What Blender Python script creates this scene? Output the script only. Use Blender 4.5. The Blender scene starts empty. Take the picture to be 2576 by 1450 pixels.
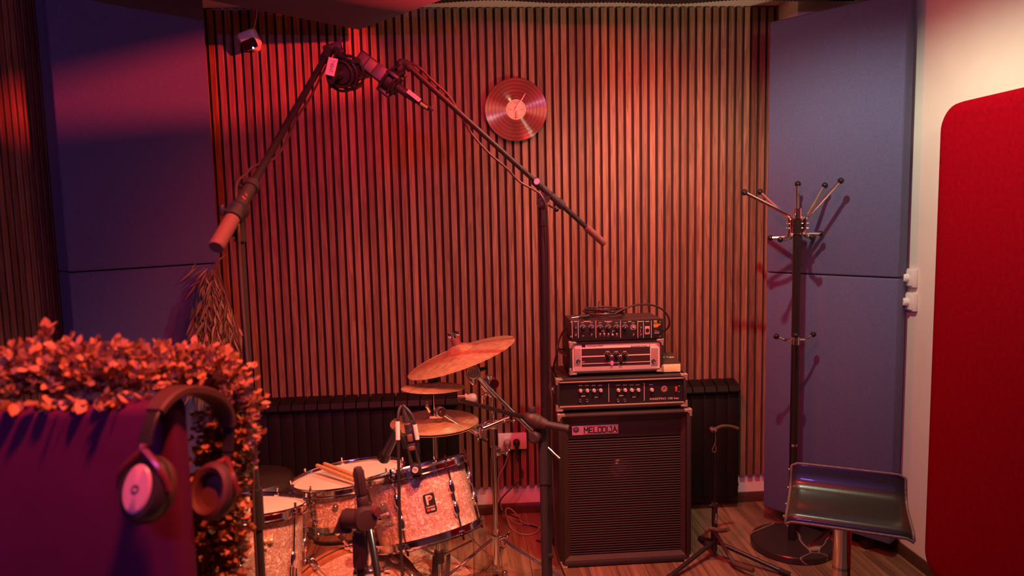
import bpy, bmesh, math, random
from math import pi, sin, cos, radians as rad
from mathutils import Vector as V, Matrix

random.seed(7)
scn = bpy.context.scene
COL = scn.collection

# ------------------------------------------------------------------ camera model (2576 x 1450)
FPX = 1786.0
YAW, PITCH, ROLL = .0653, .1011, -.0229
CAM = V((0, 0, 1.546))
_f = V((sin(YAW)*cos(PITCH), cos(YAW)*cos(PITCH), -sin(PITCH)))
_r = V((cos(YAW), -sin(YAW), 0))
_u = _r.cross(_f)
CR = _r*cos(ROLL) + _u*sin(ROLL)
CU = -_r*sin(ROLL) + _u*cos(ROLL)
CF = _f

def ray(x, y):
    return CR*((x-1288)/FPX) - CU*((y-725)/FPX) + CF
def P(x, y, Y):                       # point seen at (x, y) standing at depth Y of the room
    d = ray(x, y); return CAM + d*(Y/d.y)
def PX(x, y, X):
    d = ray(x, y); return CAM + d*(X/d.x)
def PZ(x, y, z=0):
    d = ray(x, y); return CAM + d*((z-CAM.z)/d.z)
def sc(p):                            # metres per pixel at a point
    return (V(p)-CAM).dot(CF)/FPX

# ------------------------------------------------------------------ object helpers
def wloc(o):
    l = V((0, 0, 0))
    while o is not None:
        l += o.location; o = o.parent
    return l

def tag(o, label=None, cat=None, group=None, kind=None):
    if label: o['label'] = label
    if cat: o['category'] = cat
    if group: o['group'] = group
    if kind: o['kind'] = kind
    return o

def thing(name, label, cat, loc, group=None):
    o = bpy.data.objects.new(name, None)
    o.empty_display_size = .05
    COL.objects.link(o); o.location = V(loc)
    return tag(o, label, cat, group)

def basis(d, hint=None):
    d = V(d).normalized()
    h = V(hint) if hint is not None else (V((0, 0, 1)) if abs(d.z) < .95 else V((1, 0, 0)))
    x = h.cross(d)
    if x.length < 1e-6: x = V((1, 0, 0)).cross(d)
    x.normalize(); y = d.cross(x)
    return x, y, d

def MX(o, z, xh=None):                # matrix: origin o, local z along z, local x near xh
    z = V(z).normalized()
    if xh is None: x, y, z = basis(z)
    else:
        x = V(xh); x = (x - z*x.dot(z)).normalized(); y = z.cross(x)
    return Matrix(((x.x, y.x, z.x, o[0]), (x.y, y.y, z.y, o[1]), (x.z, y.z, z.z, o[2]), (0, 0, 0, 1)))

def FACE(o, roll=0):                  # local x right, y up, z towards the camera side (-Y)
    return Matrix.Translation(V(o)) @ Matrix(((1, 0, 0, 0), (0, 0, -1, 0), (0, 1, 0, 0), (0, 0, 0, 1))) @ Matrix.Rotation(rad(roll), 4, 'Z')

def smoothpts(pts, n=6):
    pts = [V(p) for p in pts]
    if len(pts) < 3: return pts
    out = []
    q = [pts[0]*2-pts[1]] + pts + [pts[-1]*2-pts[-2]]
    for i in range(1, len(q)-2):
        a, b, c, d = q[i-1], q[i], q[i+1], q[i+2]
        for k in range(n):
            t = k/n
            out.append(.5*((2*b) + (c-a)*t + (2*a-5*b+4*c-d)*t*t + (3*b-a-3*c+d)*t**3))
    out.append(pts[-1])
    return out

class MB:
    def __init__(s): s.bm = bmesh.new()
    def _x(s, vs, M):
        if M is not None: bmesh.ops.transform(s.bm, matrix=M, verts=vs)
    def box(s, c, size, M=None, bev=0, seg=2, R=None):
        r = bmesh.ops.create_cube(s.bm, size=1)['verts']
        bmesh.ops.scale(s.bm, vec=V(size), verts=r)
        if R is not None: bmesh.ops.rotate(s.bm, cent=(0, 0, 0), matrix=R, verts=r)
        if bev > 0:
            es = list({e for v in r for e in v.link_edges})
            g = bmesh.ops.bevel(s.bm, geom=es, offset=bev, segments=seg, profile=.5, affect='EDGES')
            r = list({v for f in g['faces'] for v in f.verts} | {v for v in r if v.is_valid})
        bmesh.ops.translate(s.bm, vec=V(c), verts=r)
        s._x(r, M); return r
    def cyl(s, a, b, r0, r1=None, seg=16, cap=True, M=None):
        a, b = V(a), V(b); r1 = r0 if r1 is None else r1
        x, y, z = basis(b-a)
        A = [s.bm.verts.new(a+(x*cos(2*pi*i/seg)+y*sin(2*pi*i/seg))*r0) for i in range(seg)]
        B = [s.bm.verts.new(b+(x*cos(2*pi*i/seg)+y*sin(2*pi*i/seg))*r1) for i in range(seg)]
        for i in range(seg):
            s.bm.faces.new((A[i], A[(i+1) % seg], B[(i+1) % seg], B[i]))
        if cap:
            s.bm.faces.new(A[::-1]); s.bm.faces.new(B)
        s._x(A+B, M); return A+B
    def tube(s, pts, r, seg=8, n=6, M=None, flat=None):
        p = smoothpts(pts, n) if n > 1 else [V(q) for q in pts]
        N = len(p); rings = []; prev = None
        for i in range(N):
            d = (p[min(i+1, N-1)]-p[max(i-1, 0)]).normalized()
            if prev is None: x, y, _ = basis(d)
            else:
                x = (prev - d*prev.dot(d)).normalized(); y = d.cross(x)
            prev = x
            if isinstance(r, (list, tuple)):
                t = i/(N-1)*(len(r)-1); k = min(int(t), len(r)-2); rr = r[k]+(r[k+1]-r[k])*(t-k)
            else: rr = r
            fy = flat if flat else 1
            rings.append([s.bm.verts.new(p[i]+x*cos(2*pi*j/seg)*rr+y*sin(2*pi*j/seg)*rr*fy) for j in range(seg)])
        for a, b in zip(rings, rings[1:]):
            for j in range(seg):
                s.bm.faces.new((a[j], a[(j+1) % seg], b[(j+1) % seg], b[j]))
        s.bm.faces.new(rings[0][::-1]); s.bm.faces.new(rings[-1])
        vs = [v for q in rings for v in q]; s._x(vs, M); return vs
    def lathe(s, prof, M=None, seg=48, closed=False):
        rings = []
        for r, z in prof:
            if r < 1e-6: rings.append([s.bm.verts.new((0, 0, z))])
            else: rings.append([s.bm.verts.new((r*cos(2*pi*i/seg), r*sin(2*pi*i/seg), z)) for i in range(seg)])
        prs = list(zip(rings, rings[1:]))
        if closed: prs.append((rings[-1], rings[0]))
        for a, b in prs:
            for i in range(seg):
                j = (i+1) % seg
                if len(a) == 1 and len(b) == 1: continue
                if len(a) == 1: s.bm.faces.new((a[0], b[i], b[j]))
                elif len(b) == 1: s.bm.faces.new((a[i], a[j], b[0]))
                else: s.bm.faces.new((a[i], a[j], b[j], b[i]))
        vs = [v for q in rings for v in q]; s._x(vs, M); return vs
    def ball(s, c, r, seg=16, scale=None, M=None):
        g = bmesh.ops.create_uvsphere(s.bm, u_segments=seg, v_segments=max(6, seg//2), radius=r)['verts']
        if scale: bmesh.ops.scale(s.bm, vec=V(scale), verts=g)
        bmesh.ops.translate(s.bm, vec=V(c), verts=g); s._x(g, M); return g
    def torus(s, R, r, M=None, seg=48, sg=8, a0=0, a1=2*pi):
        full = abs(a1-a0-2*pi) < 1e-6
        n = seg if full else seg+1
        rings = []
        for i in range(n):
            a = a0+(a1-a0)*i/seg
            rings.append([s.bm.verts.new(((R+r*cos(2*pi*j/sg))*cos(a), (R+r*cos(2*pi*j/sg))*sin(a), r*sin(2*pi*j/sg))) for j in range(sg)])
        for i in range(seg):
            A, B = rings[i], rings[(i+1) % n]
            for j in range(sg):
                s.bm.faces.new((A[j], B[j], B[(j+1) % sg], A[(j+1) % sg]))
        if not full:
            s.bm.faces.new(rings[0]); s.bm.faces.new(rings[-1][::-1])
        vs = [v for q in rings for v in q]; s._x(vs, M); return vs
    def prism(s, poly, d0, d1, M=None):  # poly in local xy, extruded along z
        A = [s.bm.verts.new((x, y, d0)) for x, y in poly]
        B = [s.bm.verts.new((x, y, d1)) for x, y in poly]
        n = len(poly)
        s.bm.faces.new(A[::-1]); s.bm.faces.new(B)
        for i in range(n): s.bm.faces.new((A[i], A[(i+1) % n], B[(i+1) % n], B[i]))
        s._x(A+B, M); return A+B
    def quad(s, *p):
        s.bm.faces.new([s.bm.verts.new(V(q)) for q in p])
    def build(s, name, m, parent=None, loc=None, angle=35, label=None, mods=None):
        bm = s.bm
        bmesh.ops.recalc_face_normals(bm, faces=bm.faces)
        base = wloc(parent) if parent else (V(loc) if loc is not None else None)
        if base is None:
            xs = [v.co for v in bm.verts]
            base = V(((min(v.x for v in xs)+max(v.x for v in xs))/2, (min(v.y for v in xs)+max(v.y for v in xs))/2, min(v.z for v in xs)))
        bmesh.ops.translate(bm, vec=-base, verts=bm.verts)
        me = bpy.data.meshes.new(name); bm.to_mesh(me); bm.free()
        for p in me.polygons: p.use_smooth = True
        me.set_sharp_from_angle(angle=rad(angle))
        o = bpy.data.objects.new(name, me); COL.objects.link(o)
        o.data.materials.append(m)
        if parent: o.parent = parent
        else: o.location = base
        if label: o['label'] = label
        return o

def rrect(w, h, r, n=5):
    out = []
    for cx, cy, a in ((w/2-r, h/2-r, 0), (-w/2+r, h/2-r, 90), (-w/2+r, -h/2+r, 180), (w/2-r, -h/2+r, 270)):
        for k in range(n+1):
            t = rad(a+90*k/n); out.append((cx+r*cos(t), cy+r*sin(t)))
    return out

def text(name, s, M, w, h, m, parent, ext=.0004, shear=0, off=0, label=None):
    cu = bpy.data.curves.new('t', 'FONT'); cu.body = s; cu.align_x = 'CENTER'; cu.align_y = 'CENTER'
    cu.extrude = 0; cu.shear = shear; cu.offset = off; cu.resolution_u = 3
    t = bpy.data.objects.new('t', cu); COL.objects.link(t)
    dg = bpy.context.evaluated_depsgraph_get(); dg.update()
    me = bpy.data.meshes.new_from_object(t.evaluated_get(dg))
    bpy.data.objects.remove(t); bpy.data.curves.remove(cu)
    xs = [v.co.x for v in me.vertices]; ys = [v.co.y for v in me.vertices]
    cx, cy = (min(xs)+max(xs))/2, (min(ys)+max(ys))/2
    kx = w/(max(xs)-min(xs)); ky = h/(max(ys)-min(ys)) if h else kx
    base = wloc(parent)
    bm = bmesh.new(); bm.from_mesh(me)
    for v in bm.verts:
        v.co = V(((v.co.x-cx)*kx, (v.co.y-cy)*ky, ext))
    bmesh.ops.transform(bm, matrix=M, verts=bm.verts)
    bmesh.ops.translate(bm, vec=-base, verts=bm.verts)
    bm.to_mesh(me); bm.free()
    me.materials.clear(); me.materials.append(m); me.name = name
    o = bpy.data.objects.new(name, me); COL.objects.link(o); o.parent = parent
    if label: o['label'] = label
    return o

# ------------------------------------------------------------------ materials
MATS = {}
def mat(name, col, rough=.5, metal=0, noise=None, bump=None, coat=0, sheen=0, spec=.5, aniso=0, emit=None, island=0):
    if name in MATS: return MATS[name]
    m = bpy.data.materials.new(name); m.use_nodes = True
    N, L = m.node_tree.nodes, m.node_tree.links
    b = N['Principled BSDF']
    b.inputs['Base Color'].default_value = (*col, 1)
    b.inputs['Roughness'].default_value = rough
    b.inputs['Metallic'].default_value = metal
    b.inputs['Specular IOR Level'].default_value = spec
    b.inputs['Coat Weight'].default_value = coat
    b.inputs['Sheen Weight'].default_value = sheen
    b.inputs['Anisotropic'].default_value = aniso
    if emit:
        b.inputs['Emission Color'].default_value = (*emit[0], 1); b.inputs['Emission Strength'].default_value = emit[1]
    tc = None
    if noise or bump or island:
        tc = N.new('ShaderNodeTexCoord')
    out = None
    if noise:
        sc_, amt = noise[:2]
        n = N.new('ShaderNodeTexNoise'); n.inputs['Scale'].default_value = sc_; n.inputs['Detail'].default_value = 6
        if len(noise) > 2:
            mp = N.new('ShaderNodeMapping'); mp.inputs['Scale'].default_value = noise[2]
            L.new(tc.outputs['Object'], mp.inputs['Vector']); L.new(mp.outputs['Vector'], n.inputs['Vector'])
        else: L.new(tc.outputs['Object'], n.inputs['Vector'])
        rmp = N.new('ShaderNodeMapRange'); rmp.inputs['From Min'].default_value = .25; rmp.inputs['From Max'].default_value = .75
        rmp.inputs['To Min'].default_value = 1-amt; rmp.inputs['To Max'].default_value = 1+amt
        L.new(n.outputs['Fac'], rmp.inputs['Value'])
        out = rmp.outputs['Result']
    if island:
        g = N.new('ShaderNodeNewGeometry')
        r2 = N.new('ShaderNodeMapRange'); r2.inputs['To Min'].default_value = 1-island; r2.inputs['To Max'].default_value = 1+island
        L.new(g.outputs['Random Per Island'], r2.inputs['Value'])
        if out is not None:
            mm = N.new('ShaderNodeMath'); mm.operation = 'MULTIPLY'; L.new(out, mm.inputs[0]); L.new(r2.outputs['Result'], mm.inputs[1]); out = mm.outputs[0]
        else: out = r2.outputs['Result']
    if out is not None:
        mx = N.new('ShaderNodeVectorMath'); mx.operation = 'SCALE'; mx.inputs[0].default_value = col
        L.new(out, mx.inputs['Scale']); L.new(mx.outputs['Vector'], b.inputs['Base Color'])
    if bump:
        n2 = N.new('ShaderNodeTexNoise'); n2.inputs['Scale'].default_value = bump[0]; n2.inputs['Detail'].default_value = 4
        L.new(tc.outputs['Object'], n2.inputs['Vector'])
        bp = N.new('ShaderNodeBump'); bp.inputs['Strength'].default_value = bump[1]; bp.inputs['Distance'].default_value = .002
        L.new(n2.outputs['Fac'], bp.inputs['Height']); L.new(bp.outputs['Normal'], b.inputs['Normal'])
    MATS[name] = m
    return m

FAB = mat('blue_felt_fabric', (.10, .105, .225), .95, noise=(170, .14), bump=(420, .6), sheen=.15, spec=.15)
FABG = mat('blue_smooth_fabric', (.085, .012, .055), .95, noise=(12, .12), bump=(500, .3), spec=.03)
REDF = mat('red_velvet', (.30, .0015, .010), .95, noise=(60, .16), bump=(160, .5), spec=.02)
PLAST = mat('white_plaster', (.80, .76, .68), .85, noise=(6, .04), bump=(140, .12))
CEIL = mat('ceiling_paint', (.80, .74, .66), .9, noise=(5, .05))
FELT = mat('black_felt', (.05, .032, .036), .95, spec=.1)
FOAM = mat('dark_acoustic_foam', (.05, .035, .04), .95, bump=(300, .4), spec=.1)
BASEB = mat('dark_brown_skirting', (.075, .035, .022), .35, noise=(30, .3, (1, 1, 8)))
BLK = mat('black_powder_coat', (.022, .02, .02), .38)
BLKM = mat('matt_black_plastic', (.025, .023, .023), .6, bump=(300, .15))
BLKG = mat('gloss_black', (.012, .011, .012), .12)
RUB = mat('black_rubber', (.02, .019, .018), .75)
RUBB = mat('brown_rubber', (.11, .07, .045), .7)
GRIP = mat('counterweight_plastic', (.16, .07, .06), .65)
CHR = mat('chrome', (.82, .8, .78), .11, 1)
STEEL = mat('brushed_steel', (.55, .53, .5), .3, 1, noise=(80, .2))
BRASS = mat('cymbal_bronze', (.72, .54, .30), .36, .6, noise=(45, .3))
CORNER = mat('corner_steel', (.9, .78, .64), .3, .75)
VINYL = mat('black_tolex', (.03, .024, .022), .42, bump=(700, .7))
PANELB = mat('black_front_panel', (.02, .017, .017), .45)
CREAM = mat('cream_knob', (.62, .55, .47), .4)
SILV = mat('silver_faceplate', (.82, .68, .58), .4, .1)
WHT = mat('white_plastic', (.8, .78, .74), .35)
INK = mat('dark_ink', (.02, .012, .012), .6)
PRINT = mat('pale_print', (.7, .62, .52), .6)
TAPE = mat('paper_tape', (.82, .72, .6), .8, noise=(90, .1))
LEATH = mat('black_faux_leather', (.026, .025, .018), .30, bump=(260, .1), coat=.35)
PIPING = mat('worn_piping', (.2, .12, .1), .5, noise=(120, .4))
MARB = None
CORD = mat('black_cable', (.02, .018, .017), .5)
CORDG = mat('grey_cable', (.35, .28, .26), .5)
SKIN = mat('drum_head', (.62, .56, .47), .55, noise=(15, .06))
STICK = mat('hickory', (.5, .3, .14), .5, noise=(60, .2, (1, 1, .1)))
HOOPW = mat('kick_hoop', (.3, .13, .06), .25, noise=(30, .25))
LEAF = mat('eucalyptus_leaf', (.42, .19, .085), .6, island=.45)
LEAFS = mat('leaf_stem', (.2, .12, .06), .7)
BAMB = mat('bamboo_leaf', (.26, .22, .075), .5, island=.5)
RADB = mat('black_radiator_enamel', (.010, .008, .008), .5, spec=.25)
REDL = mat('red_lamp_cap', (.7, .02, .06), .3, emit=((1, .05, .15), 1.2))
REDS = mat('red_switch', (.75, .08, .04), .35)
LEDB = mat('blue_led', (.1, .2, .9), .3, emit=((.15, .35, 1), 12))
LENS = mat('dark_glass', (.01, .01, .012), .05, coat=.5)
OLIVE = mat('pedal_olive_metal', (.85, .85, .42), .45, 0, noise=(220, .35))
RUGM = mat('beige_rug', (.5, .42, .3), .95, noise=(90, .55), bump=(200, 1.0), spec=.1)
PURP = mat('cup_plate', (.5, .25, .33), .35)
CUSH = mat('ear_cushion', (.075, .02, .022), .6)

def pearl():
    m = bpy.data.materials.new('white_marine_pearl'); m.use_nodes = True
    N, L = m.node_tree.nodes, m.node_tree.links; b = N['Principled BSDF']
    tc = N.new('ShaderNodeTexCoord')
    n0 = N.new('ShaderNodeTexNoise'); n0.inputs['Scale'].default_value = 14
    mixv = N.new('ShaderNodeVectorMath'); mixv.operation = 'MULTIPLY_ADD'
    mixv.inputs[1].default_value = (.09, .09, .09)
    L.new(tc.outputs['Object'], n0.inputs['Vector']); L.new(n0.outputs['Color'], mixv.inputs[0]); L.new(tc.outputs['Object'], mixv.inputs[2])
    v = N.new('ShaderNodeTexVoronoi'); v.inputs['Scale'].default_value = 75; v.feature = 'F1'
    L.new(mixv.outputs[0], v.inputs['Vector'])
    def ridge(scale, width, dist):
        n1 = N.new('ShaderNodeTexNoise'); n1.inputs['Scale'].default_value = scale; n1.inputs['Detail'].default_value = 2; n1.inputs['Distortion'].default_value = dist
        L.new(mixv.outputs[0], n1.inputs['Vector'])
        sb = N.new('ShaderNodeMath'); sb.operation = 'SUBTRACT'; sb.inputs[1].default_value = .5; L.new(n1.outputs['Fac'], sb.inputs[0])
        ab = N.new('ShaderNodeMath'); ab.operation = 'ABSOLUTE'; L.new(sb.outputs[0], ab.inputs[0])
        mr = N.new('ShaderNodeMapRange'); mr.interpolation_type = 'SMOOTHSTEP'; mr.inputs['From Min'].default_value = 0; mr.inputs['From Max'].default_value = width
        mr.inputs['To Min'].default_value = 1; mr.inputs['To Max'].default_value = 0; L.new(ab.outputs[0], mr.inputs['Value'])
        return mr.outputs['Result']
    r1, r2 = ridge(40, .034, 1.4), ridge(70, .04, 1.0)
    ad = N.new('ShaderNodeMath'); ad.operation = 'MULTIPLY_ADD'; ad.inputs[1].default_value = .55; ad.use_clamp = True; L.new(r2, ad.inputs[0]); L.new(r1, ad.inputs[2])
    cr = N.new('ShaderNodeValToRGB')
    cr.color_ramp.elements[0].position = 0; cr.color_ramp.elements[0].color = (.40, .245, .18, 1)
    cr.color_ramp.elements[1].position = 1; cr.color_ramp.elements[1].color = (.92, .84, .70, 1)
    e = cr.color_ramp.elements.new(.4); e.color = (.56, .40, .31, 1)
    L.new(ad.outputs[0], cr.inputs['Fac'])
    mx = N.new('ShaderNodeMixRGB'); mx.blend_type = 'MULTIPLY'; mx.inputs['Fac'].default_value = .22
    sep = N.new('ShaderNodeSeparateColor'); L.new(v.outputs['Color'], sep.inputs['Color'])
    cb = N.new('ShaderNodeCombineColor')
    for k in range(3): L.new(sep.outputs['Red'], cb.inputs[k])
    L.new(cr.outputs['Color'], mx.inputs['Color1']); L.new(cb.outputs['Color'], mx.inputs['Color2'])
    L.new(mx.outputs['Color'], b.inputs['Base Color'])
    b.inputs['Roughness'].default_value = .28; b.inputs['Coat Weight'].default_value = .4; b.inputs['Coat Roughness'].default_value = .08
    return m
PEARL = pearl()

def woodslat():
    m = bpy.data.materials.new('walnut_slat'); m.use_nodes = True
    N, L = m.node_tree.nodes, m.node_tree.links; b = N['Principled BSDF']
    tc = N.new('ShaderNodeTexCoord'); g = N.new('ShaderNodeNewGeometry')
    off = N.new('ShaderNodeCombineXYZ'); mu = N.new('ShaderNodeMath'); mu.operation = 'MULTIPLY'; mu.inputs[1].default_value = 37.
    L.new(g.outputs['Random Per Island'], mu.inputs[0]); L.new(mu.outputs[0], off.inputs['Z']); L.new(mu.outputs[0], off.inputs['X'])
    ad = N.new('ShaderNodeVectorMath'); L.new(tc.outputs['Object'], ad.inputs[0]); L.new(off.outputs[0], ad.inputs[1])
    mp = N.new('ShaderNodeMapping'); mp.inputs['Scale'].default_value = (60, 60, 3.2); L.new(ad.outputs[0], mp.inputs['Vector'])
    n = N.new('ShaderNodeTexNoise'); n.inputs['Scale'].default_value = 1.6; n.inputs['Detail'].default_value = 7; n.inputs['Distortion'].default_value = 1.1
    L.new(mp.outputs[0], n.inputs['Vector'])
    cr = N.new('ShaderNodeValToRGB')
    cr.color_ramp.elements[0].position = .3; cr.color_ramp.elements[0].color = (.155, .075, .045, 1)
    cr.color_ramp.elements[1].position = .7; cr.color_ramp.elements[1].color = (.34, .18, .115, 1)
    L.new(n.outputs['Fac'], cr.inputs['Fac'])
    r2 = N.new('ShaderNodeMapRange'); r2.inputs['To Min'].default_value = .74; r2.inputs['To Max'].default_value = 1.22
    L.new(g.outputs['Random Per Island'], r2.inputs['Value'])
    s = N.new('ShaderNodeVectorMath'); s.operation = 'SCALE'; L.new(cr.outputs['Color'], s.inputs[0]); L.new(r2.outputs['Result'], s.inputs['Scale'])
    L.new(s.outputs['Vector'], b.inputs['Base Color'])
    b.inputs['Roughness'].default_value = .5; b.inputs['Specular IOR Level'].default_value = .3
    bp = N.new('ShaderNodeBump'); bp.inputs['Strength'].default_value = .15; bp.inputs['Distance'].default_value = .001
    L.new(n.outputs['Fac'], bp.inputs['Height']); L.new(bp.outputs['Normal'], b.inputs['Normal'])
    return m
SLAT = woodslat()

def floormat():
    m = bpy.data.materials.new('plank_floor'); m.use_nodes = True
    N, L = m.node_tree.nodes, m.node_tree.links; b = N['Principled BSDF']
    tc = N.new('ShaderNodeTexCoord')
    mp = N.new('ShaderNodeMapping'); mp.inputs['Rotation'].default_value = (0, 0, pi/2); L.new(tc.outputs['Object'], mp.inputs['Vector'])
    br = N.new('ShaderNodeTexBrick'); br.inputs['Scale'].default_value = 1; br.inputs['Mortar Size'].default_value = .0012
    br.inputs['Brick Width'].default_value = 1.25; br.inputs['Row Height'].default_value = .125; br.offset = .37
    br.inputs['Color1'].default_value = (.0, 0, 0, 1); br.inputs['Color2'].default_value = (1, 1, 1, 1); br.inputs['Mortar'].default_value = (.5, .5, .5, 1)
    L.new(mp.outputs[0], br.inputs['Vector'])
    m2 = N.new('ShaderNodeMapping'); m2.inputs['Scale'].default_value = (26, 1.5, 1); L.new(tc.outputs['Object'], m2.inputs['Vector'])
    ad = N.new('ShaderNodeVectorMath'); ad.operation = 'MULTIPLY_ADD'; ad.inputs[1].default_value = (9, 9, 9)
    L.new(br.outputs['Color'], ad.inputs[0]); L.new(m2.outputs[0], ad.inputs[2])
    n = N.new('ShaderNodeTexNoise'); n.inputs['Scale'].default_value = 1.5; n.inputs['Detail'].default_value = 8; n.inputs['Distortion'].default_value = .8
    L.new(ad.outputs[0], n.inputs['Vector'])
    cr = N.new('ShaderNodeValToRGB')
    cr.color_ramp.elements[0].position = .28; cr.color_ramp.elements[0].color = (.12, .066, .038, 1)
    cr.color_ramp.elements[1].position = .75; cr.color_ramp.elements[1].color = (.38, .24, .14, 1)
    L.new(n.outputs['Fac'], cr.inputs['Fac'])
    r2 = N.new('ShaderNodeMapRange'); r2.inputs['To Min'].default_value = .65; r2.inputs['To Max'].default_value = 1.15
    L.new(br.outputs['Color'], r2.inputs['Value'])
    s = N.new('ShaderNodeVectorMath'); s.operation = 'SCALE'; L.new(cr.outputs['Color'], s.inputs[0]); L.new(r2.outputs['Result'], s.inputs['Scale'])
    mx = N.new('ShaderNodeMixRGB'); L.new(br.outputs['Fac'], mx.inputs['Fac']); L.new(s.outputs['Vector'], mx.inputs['Color1']); mx.inputs['Color2'].default_value = (.03, .015, .01, 1)
    L.new(mx.outputs['Color'], b.inputs['Base Color'])
    b.inputs['Roughness'].default_value = .42
    return m
FLOORM = floormat()

def marble():
    m = bpy.data.materials.new('black_marble'); m.use_nodes = True
    N, L = m.node_tree.nodes, m.node_tree.links; b = N['Principled BSDF']
    tc = N.new('ShaderNodeTexCoord')
    n0 = N.new('ShaderNodeTexNoise'); n0.inputs['Scale'].default_value = 3; L.new(tc.outputs['Object'], n0.inputs['Vector'])
    ma = N.new('ShaderNodeVectorMath'); ma.operation = 'MULTIPLY_ADD'; ma.inputs[1].default_value = (.12, .12, .12)
    L.new(n0.outputs['Color'], ma.inputs[0]); L.new(tc.outputs['Object'], ma.inputs[2])
    v = N.new('ShaderNodeTexVoronoi'); v.feature = 'DISTANCE_TO_EDGE'; v.inputs['Scale'].default_value = 2.3; L.new(ma.outputs[0], v.inputs['Vector'])
    cr = N.new('ShaderNodeValToRGB')
    cr.color_ramp.elements[0].position = 0; cr.color_ramp.elements[0].color = (.4, .3, .25, 1)
    cr.color_ramp.elements[1].position = .006; cr.color_ramp.elements[1].color = (.035, .026, .023, 1)
    L.new(v.outputs['Distance'], cr.inputs['Fac']); L.new(cr.outputs['Color'], b.inputs['Base Color'])
    b.inputs['Roughness'].default_value = .25
    return m
MARB = marble()

def vinylmat():
    # concentric grooves: the normal swings in and out along the radius
    m = mat('record_vinyl', (.03, .015, .014), .14, spec=.5)
    N, L = m.node_tree.nodes, m.node_tree.links; b = N['Principled BSDF']
    b.inputs['IOR'].default_value = 1.9
    tc = N.new('ShaderNodeTexCoord'); g = N.new('ShaderNodeNewGeometry')
    pr = N.new('ShaderNodeVectorMath'); pr.operation = 'MULTIPLY'; pr.inputs[1].default_value = (1, 0, 1); L.new(tc.outputs['Object'], pr.inputs[0])
    ln = N.new('ShaderNodeVectorMath'); ln.operation = 'LENGTH'; L.new(pr.outputs[0], ln.inputs[0])
    nr = N.new('ShaderNodeVectorMath'); nr.operation = 'NORMALIZE'; L.new(pr.outputs[0], nr.inputs[0])
    fr = N.new('ShaderNodeMath'); fr.operation = 'MULTIPLY'; fr.inputs[1].default_value = 9000; L.new(ln.outputs['Value'], fr.inputs[0])
    sn = N.new('ShaderNodeMath'); sn.operation = 'SINE'; L.new(fr.outputs[0], sn.inputs[0])
    am = N.new('ShaderNodeMath'); am.operation = 'MULTIPLY'; am.inputs[1].default_value = .42; L.new(sn.outputs[0], am.inputs[0])
    sv = N.new('ShaderNodeVectorMath'); sv.operation = 'SCALE'; L.new(nr.outputs[0], sv.inputs[0]); L.new(am.outputs[0], sv.inputs['Scale'])
    ad = N.new('ShaderNodeVectorMath'); L.new(g.outputs['Normal'], ad.inputs[0]); L.new(sv.outputs[0], ad.inputs[1])
    n2 = N.new('ShaderNodeVectorMath'); n2.operation = 'NORMALIZE'; L.new(ad.outputs[0], n2.inputs[0])
    L.new(n2.outputs[0], b.inputs['Normal'])
    return m
VINREC = vinylmat()
# ================================================================== the room
XL, XR, YB, YF, ZC = -1.705, 1.91, 3.572, -1.9, 2.556
SF = 3.546                              # front of the slats on the back wall

def struct(name, mb, m, parent=None, loc=(0, 0, 0)):
    o = mb.build(name, m, parent, loc)
    if parent is None: o['kind'] = 'structure'
    return o

b = MB(); b.box(((XL+XR)/2, (YB+YF)/2, -.05), (XR-XL+.4, YB-YF+.4, .1)); struct('floor', b, FLOORM)
b = MB(); b.box(((XL+XR)/2, (YB+YF)/2, ZC+.05), (XR-XL+.4, YB-YF+.4, .1)); struct('ceiling', b, CEIL)
b = MB(); b.box(((XL+XR)/2, YB+.05, ZC/2), (XR-XL+.4, .1, ZC)); wall_back = struct('wall_back', b, PLAST)
b = MB(); b.box((XL-.05, (YB+YF)/2, ZC/2), (.1, YB-YF, ZC)); wall_left = struct('wall_left', b, PLAST)
b = MB(); b.box((XR+.05, (YB+YF)/2, ZC/2), (.1, YB-YF, ZC)); wall_right = struct('wall_right', b, PLAST)
b = MB(); b.box(((XL+XR)/2, YF-.05, ZC/2), (XR-XL+.4, .1, ZC)); struct('wall_front', b, PLAST)
b = MB(); b.box(((1.59+XR)/2, (3.34+YB)/2, ZC/2), (XR-1.59, YB-3.34, ZC)); struct('wall_corner', b, PLAST)

# slat cladding of the back wall: felt backing and one bar per slat
GX = lambda i: .04*i-.5477              # centre of the i-th dark gap
b = MB(); b.box(((XL+1.588)/2, YB-.0045, 1.35), (1.588-XL, .009, 2.4)); b.build('felt_backing', FELT, wall_back)
b = MB()
for i in range(-28, 54):
    x0, x1 = GX(i)+.0065, GX(i+1)-.0065
    if x1 > 1.588: x1 = 1.588
    if x1-x0 < .004: continue
    b.box(((x0+x1)/2, (SF+YB-.009)/2, 1.35), (x1-x0, YB-.009-SF, 2.4), bev=.0012, seg=1)
b.build('slat_cladding', SLAT, wall_back)
# left wall
b = MB(); b.box((XL+.0045, 1.0, 1.35), (.009, 4.6, 2.4)); b.build('felt_backing', FELT, wall_left)
b = MB()
for i in range(0, 84):
    y = .02+i*.04+.0
    if y > 3.3: break
    b.box((XL+.009+.0065, y, 1.35), (.013, .027, 2.4), bev=.0012, seg=1)
b.build('slat_cladding', SLAT, wall_left)

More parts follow.
